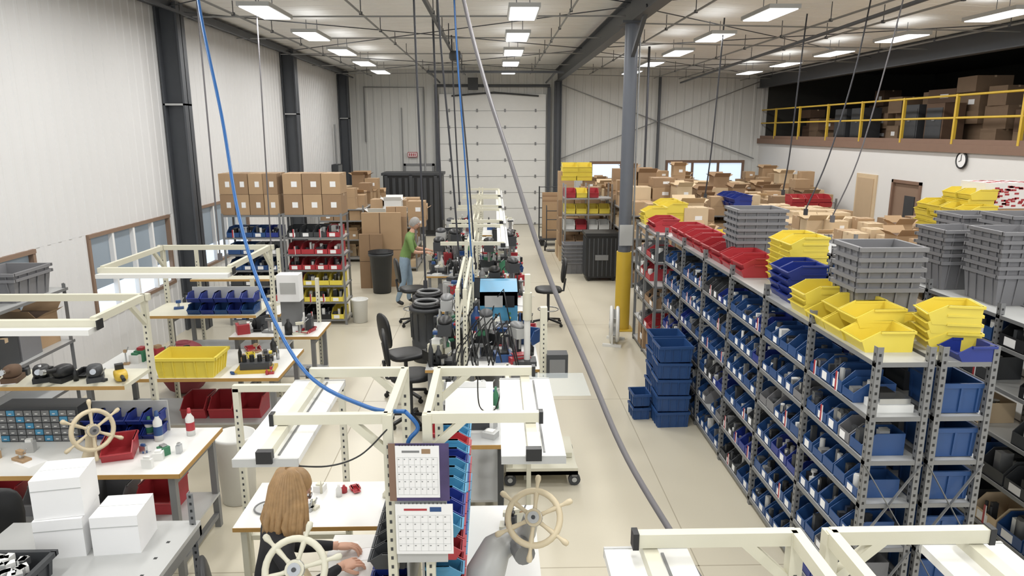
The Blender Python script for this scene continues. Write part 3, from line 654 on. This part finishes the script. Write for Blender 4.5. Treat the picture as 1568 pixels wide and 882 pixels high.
b=MB(); b.box(-.14,.14,-.1,.1,0,.35,PAPER); b.box(-.1,.1,-.103,-.1,.1,.25,LGREY); b.box(-.14,.14,0,.1,-.35,0,GREY); b.obj('paper_towel_dispenser',(-2.65,9.0,1.25))
bench('assembly_workstation',-3.3,-2.2,8.5,9.2,.9,postx=(-3.2,-2.35),ztop=1.5)
b=MB(); junk(b,-3.2,-2.3,8.6,8.9,.9,14,.06,.18); b.obj('bench_tools')
b=MB(); b.ell((0,0,.35),(.28,.28,.35),MAROON,.8); b.torus((0,0,.68),.08,.02,MAROON); b.obj('maroon_bag',(-4.1,9.0,.0))
shelving('metal_shelving_unit',-5.32,-4.75,6.0,7.8,[.1,.6,1.1,1.7],1,top=1.75,brace=False)
totes('grey_tote_stack',-5.02,7.3,1.7,2,.46,.6,.25,TOTE,.06)
rack_boxes('storage_boxes',-5.28,-4.8,6.1,7.7,1.101,openp=.3,pal=(TOTE,KR1,DGREY),layers=1)
b=MB(); b.lathe([(0,0.005),(.15,.005),(.18,.62),(.19,.63),(.19,.66),(.175,.66),(.15,.03),(0,.03)],WHITE,24); b.obj('waste_bin',(-2.42,6.15,0))
b=MB()
for x in (-3.3,-3.0,-2.7): b.at(x,7.3,.321); b.openbin(.26,.35,.22,RED)
b.obj('red_stack_bins')
b=MB()
for x in (-4.1,-3.7,-3.2,-2.8): b.at(x,5.3,.321); b.openbin(.3,.35,.22,R.choice([RED,BLUE,TOTE]))
b.obj('parts_bins')
b=MB(); b.box(-3.15,-1.94,2.6,4.25,.87,.9,LGREY); b.box(-3.15,-1.94,4.22,4.25,.8,.87,GREY); b.box(-1.97,-1.94,2.6,4.25,.8,.87,GREY)
for x,y in ((-1.97,4.2),(-1.97,2.9),(-3.1,4.2),(-3.1,2.9)): post(b,x,y,1.12 if x>-2 and y>4 else .88,GREY)
b.box(-3.1,-1.98,2.7,4.2,.3,.32,LGREY)
for i in range(8): b.box(-2.05,-2.03,2.8+i*.17,2.82+i*.17,.9,.901,BLACK)
b.obj('steel_table')
b=MB()
for y in (2.9,3.3,3.7): b.at(-2.02,y,.321,pi/2); b.openbin(.34,.4,.25,BLUE)
b.obj('blue_stack_bins')
b=MB(); 
for (x,y,z,rz) in ((0,0,0,.15),(0,.02,.252,.2),(.32,.03,0,.1)):
    b.at(x,y,z,rz); b.carton(.27,.27,.25,PAPER,False,False,False); b.box(-.135,.135,-.137,-.135,.18,.185,LGREY); b.box(-.136,.136,-.001,.001,.25,.2512,LGREY)
b.obj('white_cartons',(-2.62,3.98,.9))
b=MB(); b.tote(.5,.4,.14,DGREY,.95); 
for i in range(60): b.at(R.uniform(-.2,.2),R.uniform(-.15,.15),.11,R.uniform(0,3)); b.box(-.025,.025,-.02,.02,0,.04,R.choice([WHITE,PAPER,LGREY,CHROME]))
b.obj('parts_crate',(-2.8,3.5,.9))
def chair(name,x,y,rz,h=.5,back=True,mt=BLACK):
    b=MB()
    for k in range(5):
        a=2*pi*k/5; q=(.27*math.cos(a),.27*math.sin(a),.07); b.beam((0,0,.12),q,.04,.03,mt); b.cyl((q[0],q[1]-.015,.03),(q[0],q[1]+.015,.03),.03,mt,10)
    b.cyl((0,0,.1),(0,0,h-.05),.025,DGREY)
    if h>.6: b.torus((0,0,h*.45),.18,.012,CHROME)
    b.box(-.1,.1,-.1,.1,h-.06,h-.03,DGREY); b.ell((0,0,h),(.24,.24,.045),mt,.6,18,8)
    if back:
        b.tube([(-.1,0,h-.04),(-.27,0,h-.02),(-.3,0,h+.2)],.02,DGREY); 
        b.M=Matrix.Translation((-.27,0,h+.35))@Matrix.Rotation(-.12,4,'Y'); b.ell((0,0,0),(.035,.21,.22),mt,.65,18,10); b.at()
    return b.obj(name,(x,y,0),rz)
chair('task_chair',-3.5,4.5,2.2,.55)
chair('task_chair',.95,12.2,pi,.65)
chair('task_chair',-1.45,12.3,.3,.65)
chair('task_chair',-1.15,8.7,.5,.6); chair('task_chair',-1.0,7.9,.2,.6)
def calendar(name,x,z,w,h,art):
    b=MB(); b.box(-w/2,w/2,0,.002,0,h,PAPER)
    for i in range(8): xx=-w*.46+w*.92*i/7; b.box(xx-.0004,xx+.0004,-.001,0,h*.06,h*.78,LGREY)
    for j in range(6): zz=h*.06+h*.72*j/5; b.box(-w*.46,w*.46,-.001,0,zz-.0004,zz+.0004,LGREY)
    for i in range(7):
        for j in range(5): xx=-w*.44+w*.92*i/7; zz=h*.06+h*.72*j/5+h*.1; b.box(xx,xx+w*.03,-.001,0,zz,zz+h*.015,GREY)
    b.box(-w*.35,w*.05,-.001,0,h*.87,h*.91,RED if art==1 else GREY); b.box(w*.1,w*.3,-.001,0,h*.85,h*.94,BLUE if art==1 else KR2)
    if art==2: b.box(-w*.66,-w*.5,.003,.005,-.02,h+.01,BROWN); b.box(w*.5,w*.72,.003,.005,-.02,h+.01,PURP); b.box(-w*.66,w*.72,.005,.008,-.02,h+.01,PURP)
    for i in range(12): b.cyl((-w*.4+i*w*.07,0,h),(-w*.4+i*w*.07,0,h+.008),.002,BLACK,5)
    return b.obj(name,(x,3.13,z),-.02)
calendar('wall_calendar',-.375,1.665,.21,.27,2)
calendar('wall_calendar',-.35,1.36,.28,.27,1)
b=MB(); b.box(-.49,-.24,3.15,3.16,1.3,1.93,LGREY); b.obj('calendar_backboard')
def louver(name,x,side,y0,y1,z0,rows,pal):
    b=MB(); n=int((y1-y0)/.125)
    for j in range(rows):
        m=R.choice(pal)
        for i in range(n):
            if R.random()<.4: m=R.choice(pal)
            b.at(x,y0+.06+i*.125,z0+j*.13,-pi/2 if side<0 else pi/2); b.M=b.M@Matrix.Translation((0,-.2,0)); b.openbin(.115,.19,.09,m)
    b.at(); b.box(x-.006,x+.006,y0,y1,z0,z0+rows*.13,LGREY)
    return b.obj(name)
louver('bin_rail',-.46,-1,3.3,4.5,.9,3,[RED,RED,DBLUE,DGREY]); louver('bin_rail',-.38,1,3.3,4.7,.95,4,[RED,DBLUE,RED,LBLUE])
b=MB(); junk(b,-.65,-.55,2.8,3.0,.78,5,.04,.1); junk(b,.0,.22,4.0,4.5,.78,6,.04,.1); junk(b,-1.6,-.8,4.5,4.85,.78,10,.03,.08,[WHITE,LGREY,RED,CREAM]); b.obj('bench_tools')
b=MB(); b.box(-.15,.15,-.11,.11,0,.003,PAPER); b.box(-.1,.2,.02,.16,.003,.005,WHITE); b.obj('paper_sheets',(-.78,4.08,.78),.2)
b=MB(); b.cyl((0,0,0),(0,0,.008),.09,LGREY,24); b.torus((0,0,.01),.09,.006,GREY); b.cyl((0,0,.008),(0,0,.03),.03,DGREY); b.obj('parts_dish',(-1.62,4.6,.78))
b=MB(); b.cyl((0,0,0),(0,0,.22),.06,LGREY,18); b.cyl((0,0,.22),(0,0,.26),.035,DGREY); b.obj('metal_canister',(-.7,4.6,.78))
b=MB()
b.box(.1,.8,6.3,7.1,.13,.17,CREAM); b.box(.1,.8,6.3,6.34,.13,.2,CREAM)
for x in (.14,.77):
    for y in (6.35,7.05):
        b.cyl((x,y-.018,.06),(x,y+.018,.06),.06,DGREY,16); b.cyl((x,y-.022,.06),(x,y+.022,.06),.025,LGREY,10); b.box(x-.025,x+.025,y-.03,y+.03,.1,.14,GREY)
for y in (6.35,7.05): b.box(.115,.165,y-.025,y+.025,.17,1.0,CREAM)
b.beam((.14,6.35,.6),(.14,7.05,.6),.03,.04,CREAM); b.beam((.77,6.6,.2),(.14,6.6,.2),.03,.05,CREAM)
b.box(.1,.14,6.3,7.1,.9,1.0,CREAM)
b.obj('rolling_cart')
b=MB(); b.box(.3,.85,5.9,6.5,1.1,1.104,CLEAR); b.box(.3,.304,5.9,6.5,.8,1.1,CLEAR); b.box(.28,.32,5.9,5.94,.0,1.1,CREAM); b.box(.28,.32,6.46,6.5,.0,1.1,CREAM); b.obj('acrylic_guard')
bench('workbench',-.55,.12,5.3,6.6,.92,postx=(-.5,.06),ztop=1.0,top=LGREY,leg=DGREY)
b=MB()
b.box(-.2,.2,-.22,.22,0,.2,WHITE); b.prism([(-.22,.2),(.1,.2),(.1,.34),(-.1,.34)],-.2,.2,WHITE); b.box(-.17,.17,-.225,-.22,.03,.1,DGREY); b.box(-.14,.14,-.05,.08,.34,.345,LGREY); b.box(-.1,.1,-.23,-.2,.12,.17,LBLUE); b.obj('label_printer',(-.22,5.75,.92))
b=MB(); b.box(-.16,.16,-.15,.15,0,.14,WHITE); b.box(-.12,.12,-.155,-.15,.03,.1,LGREY); b.cyl((0,0,.14),(0,0,.17),.1,CREAM,16); b.obj('control_box',(-.3,6.25,.92))
b=MB(); junk(b,-.5,.05,5.4,6.5,.92,18,.05,.16,[BLACK,WHITE,LGREY,DGREY,GREENM]); b.obj('bench_tools')
b=MB()
for k in range(12):
    x0,y0=R.uniform(-.5,.0),R.uniform(5.4,9); b.tube([(x0,y0,.95),(x0+.1,y0+.1,1.3),(x0+.2,y0,1.45),(x0+.25,y0-.1,1.2),(x0+.3,y0,.95)],.008,BLACK,6)
b.obj('power_cords')
for i,(y0,y1) in enumerate(((7.2,9.4),(9.7,11.9),(12.2,14.4),(14.7,16.9),(17.2,19.4))):
    xl=-.75 if i<2 else -1.2
    b=MB()
    for (x0,x1) in ((xl,-.42),(-.3,.48)):
        b.box(x0,x1,y0,y1,.87,.9,WHITE if x0>-.4 else LGREY); b.box(x0,x1,y0-.005,y0,.87,.9,EDGE); b.box(x0+.05,x1-.05,y0+.1,y1-.1,.3,.32,GREY)
        for x in (x0+.05,x1-.05):
            for y in (y0+.05,y1-.05): b.box(x-.025,x+.025,y-.025,y+.025,0,.87,GREY)
    for y in (y0+.15,y1-.15):
        for x in (-.4,-.32): upright(b,x,y,1.9 if i else 1.75)
        if i: b.beam((-.36-.4,y,1.85),(-.36+.5,y,1.85),.04,.05,CREAM)
    for x in (-.4,-.32): b.beam((x,y0+.15,1.35),(x,y1-.15,1.35),.03,.05,CREAM); b.beam((x,y0+.15,1.75),(x,y1-.15,1.75),.03,.04,CREAM)
    if i: light_fix(b,.12,y0+.1,y1-.1,1.82,.16)
    b.obj('assembly_workstation')
    b=MB(); pal=[BLACK,DGREY,BLACK,GREY,CREAM,LGREY,BLUE,WHITE,CHROME,RED,GREENM,BLACK]
    junk(b,xl+.05,-.5,y0+.1,y1-.1,.9,36,.06,.24,pal); junk(b,-.25,.42,y0+.1,y1-.1,.9,42 if i<3 else 14,.06,.24,pal if i<3 else [WHITE,CREAM,LGREY,BLUE,DGREY]); b.obj('bench_tools')
for (x,y,r,s,c) in ((-.55,7.5,0,.8,BLACK),(-.1,7.8,0,.8,DGREY),(.25,7.5,.4,.7,GREY),(-.6,8.6,0,.8,GREY),(.0,10.1,0,.9,BLACK),(.28,10.8,.2,.9,BLACK),(-.1,12.5,0,1,BLACK),(.25,12.9,.3,1.1,BLACK),(.3,13.6,0,1,BLACK),(-1.0,12.6,0,1,BLACK),(-.75,13.2,.2,1.1,BLACK),(-1.05,13.8,0,1,DGREY),(-.8,14.9,0,1,BLACK),(-1,16,0,.9,DGREY)):
    press('assembly_press',x,y,.9,r,c,DGREY if c is BLACK else LGREY,s)
b=MB(); b.box(-.24,.24,-.2,.25,0,.5,LBLUE); b.prism([(-.2,.32),(-.2,.5),(.1,.58),(.25,.58),(.25,.32)],-.24,.24,LBLUE); b.box(-.18,.05,-.205,-.2,.3,.45,LGREY); b.box(.08,.2,-.21,-.2,.3,.45,BLACK); b.box(-.2,.2,-.26,-.2,.05,.12,DGREY)
for k in range(3): b.cyl((.14,-.2,.1+k*.06),(.14,-.215,.1+k*.06),.015,(RED,YEL,GREENM)[k],8)
b.obj('blue_test_machine',(.05,8.95,.9))
b=MB(); b.box(-.1,.1,-.1,.1,0,.05,DGREY); b.cyl((0,0,.05),(0,0,.5),.035,WHITE); b.cyl((0,0,.5),(0,0,.8),.05,CREAM,14); b.box(-.03,.03,-.03,.03,.8,1.0,CREAM); b.obj('tower_fixture',(.35,7.4,.9)) 
b=MB(); b.box(-.035,.035,-.035,.035,0,1.64,CREAM); holes(b,0,-.035,.2,1.5); b.box(-.2,.2,-.2,.2,0,.03,GREY); b.box(.03,.25,-.08,.08,.9,1.15,DGREY); b.box(.06,.22,-.085,-.08,.95,1.1,GREY); b.obj('operator_panel_post',(.5,7.0,0))
for (x,y,rz) in ((-.95,15.2,.2),(.2,14.9,-.1),(-.1,9.9,0)):
    b=MB(); b.box(-.24,.24,-.015,.015,.15,.45,BLACK); b.box(-.225,.225,-.017,-.015,.165,.435,DGREY); b.box(-.03,.03,0,.03,0,.2,BLACK); b.box(-.12,.12,-.08,.08,0,.015,BLACK); b.obj('computer_monitor',(x,y,.9),rz)
for (x,y) in ((-1.05,11.0),(-1.02,10.3)):
    b=MB(); b.lathe([(.0,.0),(.22,0),(.235,.3),(.225,.31),(.24,.6),(.25,.78),(.27,.79),(.265,.83),(.0,.84)],DGREY,24)
    for k in range(12):
        a=2*pi*k/12; b.beam((.24*math.cos(a),.24*math.sin(a),.35),(.25*math.cos(a),.25*math.sin(a),.75),.015,.015,DGREY)
    b.torus((0,0,.86),.2,.025,BLACK); b.torus((0,0,.9),.17,.025,GREY); b.obj('cable_drum',(x,y,0))
def smooth(pts,n=8):
    P=[Vector(p) for p in pts]; out=[]
    for i in range(len(P)-1):
        a,b_,c,d=P[max(i-1,0)],P[i],P[i+1],P[min(i+2,len(P)-1)]
        for k in range(n):
            t=k/n; out.append(.5*((2*b_)+(c-a)*t+(2*a-5*b_+4*c-d)*t*t+(3*b_-a-3*c+d)*t**3))
    return out+[P[-1]]
b=MB(); b.tube(smooth([(-2.5,6.4,5.4),(-2.15,5.54,4.34),(-1.83,4.94,3.49),(-1.61,4.49,2.87),(-1.347,4.08,2.415),(-1.034,3.71,2.1),(-.655,3.38,2.036),(-.44,3.25,2.06)]),.011,HOSE); b.tube(smooth([(-.44,3.25,2.06),(-.38,3.24,1.98),(-.43,3.22,1.9),(-.4,3.24,1.7),(-.42,3.24,1.6),(-.4,3.3,1.3)]),.011,HOSE); b.obj('blue_air_hose')
b=MB(); b.tube(smooth([(-.45,8.0,5.5),(-.25,6.39,4.48),(-.06,5.61,3.74),(.106,5.08,3.22),(.324,4.42,2.55),(.529,3.8,2.08),(.675,3.32,1.76),(.911,2.84,1.43),(1.05,2.55,1.2),(1.1,2.5,.0)]),.0165,CABLE); b.obj('power_cable')
b=MB()
for (x,y,z0,dx,dy,r,m) in ((-.95,9,1.5,.05,0,.014,CABK),(-.62,8,1.3,.22,.5,.012,CABK),(-.5,9.4,1.5,.2,0,.012,HOSE),(-.55,10.5,1.4,.25,.3,.013,CABK),(-3.9,10.0,1.7,.0,0,.011,CABLE),(-3.6,11.5,1.3,-.05,0,.011,CABLE),(-1.05,13,1.8,.1,0,.02,CABK),(-.9,16,1.8,.1,.3,.018,CABK),(4.2,13.5,2.2,-.1,.2,.014,CABK),(5.5,13,2.3,0,.4,.013,CABK),(5.3,9.5,2.2,-.4,.6,.009,CABLE),(5.6,11,2.2,-.7,0,.011,CABK),(3.8,18,2.2,0,0,.03,CABK)):
    b.tube(smooth([(x,y,5.4),(x+dx*.2,y+dy*.3,4.3),(x+dx*.6,y+dy*.6,3.0),(x+dx,y+dy,z0)],5),r,m,6)
    if r<.02: b.box(x+dx-.025,x+dx+.025,y+dy-.025,y+dy+.025,z0-.1,z0,m)
b.obj('hanging_drop_cords')
b=MB(); b.tube(smooth([(-.95,2.92,1.95),(-.8,3.1,1.85),(-.65,3.15,1.88),(-.52,3.18,2.0)]),.004,BLACK,6); b.tube(smooth([(-.1,3.9,2.1),(-.1,4.2,1.7),(.0,4.4,1.6),(.05,4.2,1.9)]),.004,BLACK,6); b.obj('lamp_cords')
# ============= PEOPLE
def body(J,E,name,parent,lv=3):
    me=bpy.data.meshes.new(name); ks=list(J); me.from_pydata([J[k][:3] for k in ks],[(ks.index(a),ks.index(c)) for a,c,_ in E],[]); o=bpy.data.objects.new(name,me); sc.collection.objects.link(o)
    o.modifiers.new('s','SKIN')
    for i,k in enumerate(ks): me.skin_vertices[0].data[i].radius=(J[k][3],J[k][3]); me.skin_vertices[0].data[i].use_root=(i==0)
    ss=o.modifiers.new('u','SUBSURF'); ss.levels=lv; ss.render_levels=lv
    dg=bpy.context.evaluated_depsgraph_get(); nm=bpy.data.meshes.new_from_object(o.evaluated_get(dg)); o.modifiers.clear(); o.data=nm
    nm.materials.clear(); ml=[]
    for a,c,m in E:
        if m not in ml: ml.append(m); nm.materials.append(m)
    seg=[(Vector(J[a][:3]),Vector(J[c][:3])-Vector(J[a][:3]),J[a][3],J[c][3],m) for a,c,m in E]
    for p in nm.polygons:
        best=1e9
        for A,d,r0,r1,m in seg:
            t=max(0,min(1,(p.center-A).dot(d)/d.length_squared)); q=(p.center-(A+d*t)).length/(r0*(1-t)+r1*t)
            if q<best: best=q; bm=m
        p.material_index=ml.index(bm); p.use_smooth=True
    o.parent=parent; return o
def head(parent,c,pitch,yaw,hair,long=False,glasses=False):
    b=MB(); b.M=Matrix.Translation(c)@Matrix.Rotation(yaw,4,'Z')@Matrix.Rotation(pitch,4,'Y')
    nu,nv=28,20; vs=[];fs=[]
    for i in range(nv+1):
        t=-pi/2+pi*i/nv
        for k in range(nu):
            a=2*pi*k/nu; x=math.cos(t)*math.cos(a); y=math.cos(t)*math.sin(a); z=math.sin(t)
            X,Y,Z=x*.095,y*.075,z*.118
            if z<0: Y*=1-.3*z*z; X*=1-.12*z*z
            if x>0:
                X+=.022*math.exp(-((y)/.13)**2-((z+.12)/.14)**2)
                X-=.008*math.exp(-((abs(y)-.4)/.18)**2-((z-.05)/.13)**2)
                X+=.006*math.exp(-((y)/.25)**2-((z+.48)/.08)**2)
                X+=.012*math.exp(-((y)/.3)**2-((z+.8)/.14)**2)
            vs.append((X,Y,Z))
    for i in range(nv):
        for k in range(nu): fs.append((i*nu+k,i*nu+(k+1)%nu,(i+1)*nu+(k+1)%nu,(i+1)*nu+k))
    b.add(vs,fs,SKIN,True)
    for s in (-1,1):
        b.ell((.079,s*.029,.006),(.012,.014,.009),PAPER,1,10,6); b.ell((.089,s*.029,.006),(.004,.006,.006),DGREY,1,8,6)
        b.box(.084,.092,s*.029-.015,s*.029+.015,.024,.029,hair); b.ell((0,s*.075,-.005),(.018,.01,.03),SKIN,1,10,6)
    b.box(.09,.096,-.022,.022,-.06,-.052,LIP)
    vs=[];fs=[];nu,nv=36,14
    for i in range(nv+1):
        for k in range(nu):
            a=2*pi*k/nu; fr=max(0,math.cos(a)); low=-.55+ (1.05)*fr**.6; t=pi/2-(pi/2-low)*i/nv
            g=1.09+.012*math.sin(a*13+i*.6)
            vs.append((math.cos(t)*math.cos(a)*.095*g-.006,math.cos(t)*math.sin(a)*.078*g*1.04,math.sin(t)*.118*1.08+.004))
    for i in range(nv):
        for k in range(nu): fs.append((i*nu+k,(i+1)*nu+k,(i+1)*nu+(k+1)%nu,i*nu+(k+1)%nu))
    b.add(vs,fs,hair,True)
    if long:
        M0=b.M.copy(); b.M=Matrix.Translation(c)@Matrix.Rotation(yaw,4,'Z')
        for layer in range(2):
            for k in range(30):
                a=pi*.34+(2*pi-.68*pi)*k/29; ca,sa=math.cos(a),math.sin(a); L=R.uniform(.2,.3)-layer*.04; j=R.uniform(-.012,.012); o=layer*.01
                b.tube([(ca*.03,sa*.03,.115+o),(ca*.07+.0,sa*.062,.1+o),((.1+o)*ca,(.088+o)*sa,.03),((.115+o)*ca-.005,(.108+o)*sa,-.06),((.123+o)*ca-.02+j,(.125+o)*sa+j,-.14),((.118+o)*ca-.03-j,(.12+o)*sa+j,-.5*L-.1),((.09+o)*ca-.03,(.095+o)*sa,-L-.02)],[.008,.016,.019,.021,.021,.016,.003],hair,6)
        b.M=M0
    if glasses:
        for s in (-1,1): b.torus((.1,s*.03,.005),.018,.002,BLACK,(1,0,0),14,4); b.cyl((.1,s*.05,.008),(0,s*.08,.008),.002,BLACK,4)
    return b.obj('head',parent=parent)
def hand(parent,name,p,d,up,side):
    d=Vector(d).normalized(); up=Vector(up); up=(up-d*up.dot(d)).normalized(); s=d.cross(up)*side; p=Vector(p)
    b=MB(); b.M=Matrix(((d.x,s.x,up.x,p.x),(d.y,s.y,up.y,p.y),(d.z,s.z,up.z,p.z),(0,0,0,1)))
    b.tube([(-.02,0,0),(.01,0,0)],[.024,.026],SKIN,10); b.ell((.045,0,-.004),(.05,.041,.017),SKIN,.75,16,8)
    for i,(y,L) in enumerate(((.03,.072),(.01,.08),(-.011,.075),(-.03,.058))):
        b.tube([(.06,y*.9,0),(.088,y,-.002),(.088+L*.42,y*1.1,-.012),(.088+L*.68,y*1.1,-.032),(.088+L*.75,y*1.1,-.05),(.088+L*.74,y*1.1,-.056)],[.0095,.0095,.0088,.008,.007,.003],SKIN,8)
    b.tube([(.015,.025,-.005),(.04,.05,-.014),(.065,.058,-.026),(.085,.052,-.036),(.09,.05,-.038)],[.013,.012,.010,.008,.003],SKIN,8)
    return b.obj(name,parent=parent)
m=empty('standing_man',(-1.78,13.75,0),.1)
J={'pel':(0,0,.94,.12),'spi':(.04,0,1.08,.11),'che':(.1,0,1.24,.12),'col':(.14,0,1.39,.08),'nec':(.17,0,1.46,.052),'nk2':(.19,0,1.55,.05),
 'clL':(.12,.09,1.36,.085),'clR':(.12,-.09,1.36,.085),
 'shL':(.12,.18,1.36,.06),'elL':(.22,.25,1.12,.047),'cuL':(.28,.24,1.1,.036),'wrL':(.48,.17,1.08,.027),'shR':(.12,-.18,1.36,.06),'elR':(.18,-.26,1.12,.047),'cuR':(.25,-.25,1.1,.036),'wrR':(.45,-.15,1.08,.027),
 'hiL':(.02,.095,.86,.1),'knL':(.1,.1,.5,.065),'anL':(.06,.1,.1,.048),'toL':(.2,.12,.045,.038),'hiR':(-.01,-.095,.86,.1),'knR':(-.02,-.1,.5,.065),'anR':(-.16,-.1,.11,.048),'toR':(-.03,-.12,.045,.038)}
E=[('pel','spi',GREEN),('spi','che',GREEN),('che','col',GREEN),('col','nec',GREEN),('nec','nk2',SKIN),('col','clL',GREEN),('clL','shL',GREEN),('shL','elL',GREEN),('elL','cuL',SKIN),('cuL','wrL',SKIN),('col','clR',GREEN),('clR','shR',GREEN),('shR','elR',GREEN),('elR','cuR',SKIN),('cuR','wrR',SKIN),
 ('pel','hiL',JEANS),('hiL','knL',JEANS),('knL','anL',JEANS),('anL','toL',BLACK),('pel','hiR',JEANS),('hiR','knR',JEANS),('knR','anR',JEANS),('anR','toR',BLACK)]
body(J,E,'body',m); head(m,(.225,0,1.63),.35,0,HAIRG,False,True)
hand(m,'left_hand',(.48,.17,1.08),(1,-.2,-.15),(0,.1,1),-1); hand(m,'right_hand',(.45,-.15,1.08),(1,.2,-.15),(0,-.1,1),1)
wm=empty('seated_woman',(-1.36,3.72,0),.42); wm.scale=(1.06,1.06,1.06)
J={'pel':(0,0,.58,.135),'spi':(.03,0,.76,.115),'che':(.07,0,.93,.12),'col':(.1,0,1.06,.075),'nec':(.12,0,1.13,.042),'nk2':(.14,0,1.2,.04),
 'clL':(.09,.09,1.04,.08),'clR':(.09,-.09,1.04,.08),
 'shL':(.08,.18,1.03,.058),'elL':(.2,.22,.8,.046),'wrL':(.42,.12,.8,.027),'shR':(.08,-.18,1.03,.058),'elR':(.17,-.24,.8,.046),'wrR':(.4,-.1,.8,.027),
 'hiL':(.06,.09,.55,.095),'knL':(.42,.1,.53,.062),'anL':(.4,.1,.1,.042),'toL':(.52,.11,.04,.034),'hiR':(.06,-.09,.55,.095),'knR':(.42,-.1,.53,.062),'anR':(.4,-.1,.1,.042),'toR':(.52,-.11,.04,.034)}
C=BLKCL
E=[('pel','spi',C),('spi','che',C),('che','col',C),('col','nec',C),('nec','nk2',SKIN),('col','clL',C),('clL','shL',C),('shL','elL',C),('elL','wrL',C),('col','clR',C),('clR','shR',C),('shR','elR',C),('elR','wrR',C),
 ('pel','hiL',C),('hiL','knL',C),('knL','anL',C),('anL','toL',WHITE),('pel','hiR',C),('hiR','knR',C),('knR','anR',C),('anR','toR',WHITE)]
body(J,E,'body',wm); head(wm,(.18,0,1.28),.45,-.1,HAIRB,True,True)
hand(wm,'left_hand',(.42,.12,.8),(1,-.25,-.1),(0,.2,1),-1); hand(wm,'right_hand',(.4,-.1,.8),(1,.3,-.1),(0,-.2,1),1)
chair('task_chair',-1.39,3.7,.42,.45)
w=bpy.data.worlds.new('World'); sc.world=w; w.use_nodes=True; w.node_tree.nodes['Background'].inputs[0].default_value=(.94,.97,1,1); w.node_tree.nodes['Background'].inputs[1].default_value=1.2
cd=bpy.data.cameras.new('Camera'); cam=bpy.data.objects.new('Camera',cd); sc.collection.objects.link(cam)
cd.sensor_width=36; cd.lens=1082/1568*36; cam.location=(0,0,3.4); cam.rotation_euler=(math.radians(90-12.56),0,math.radians(-1.43)); sc.camera=cam
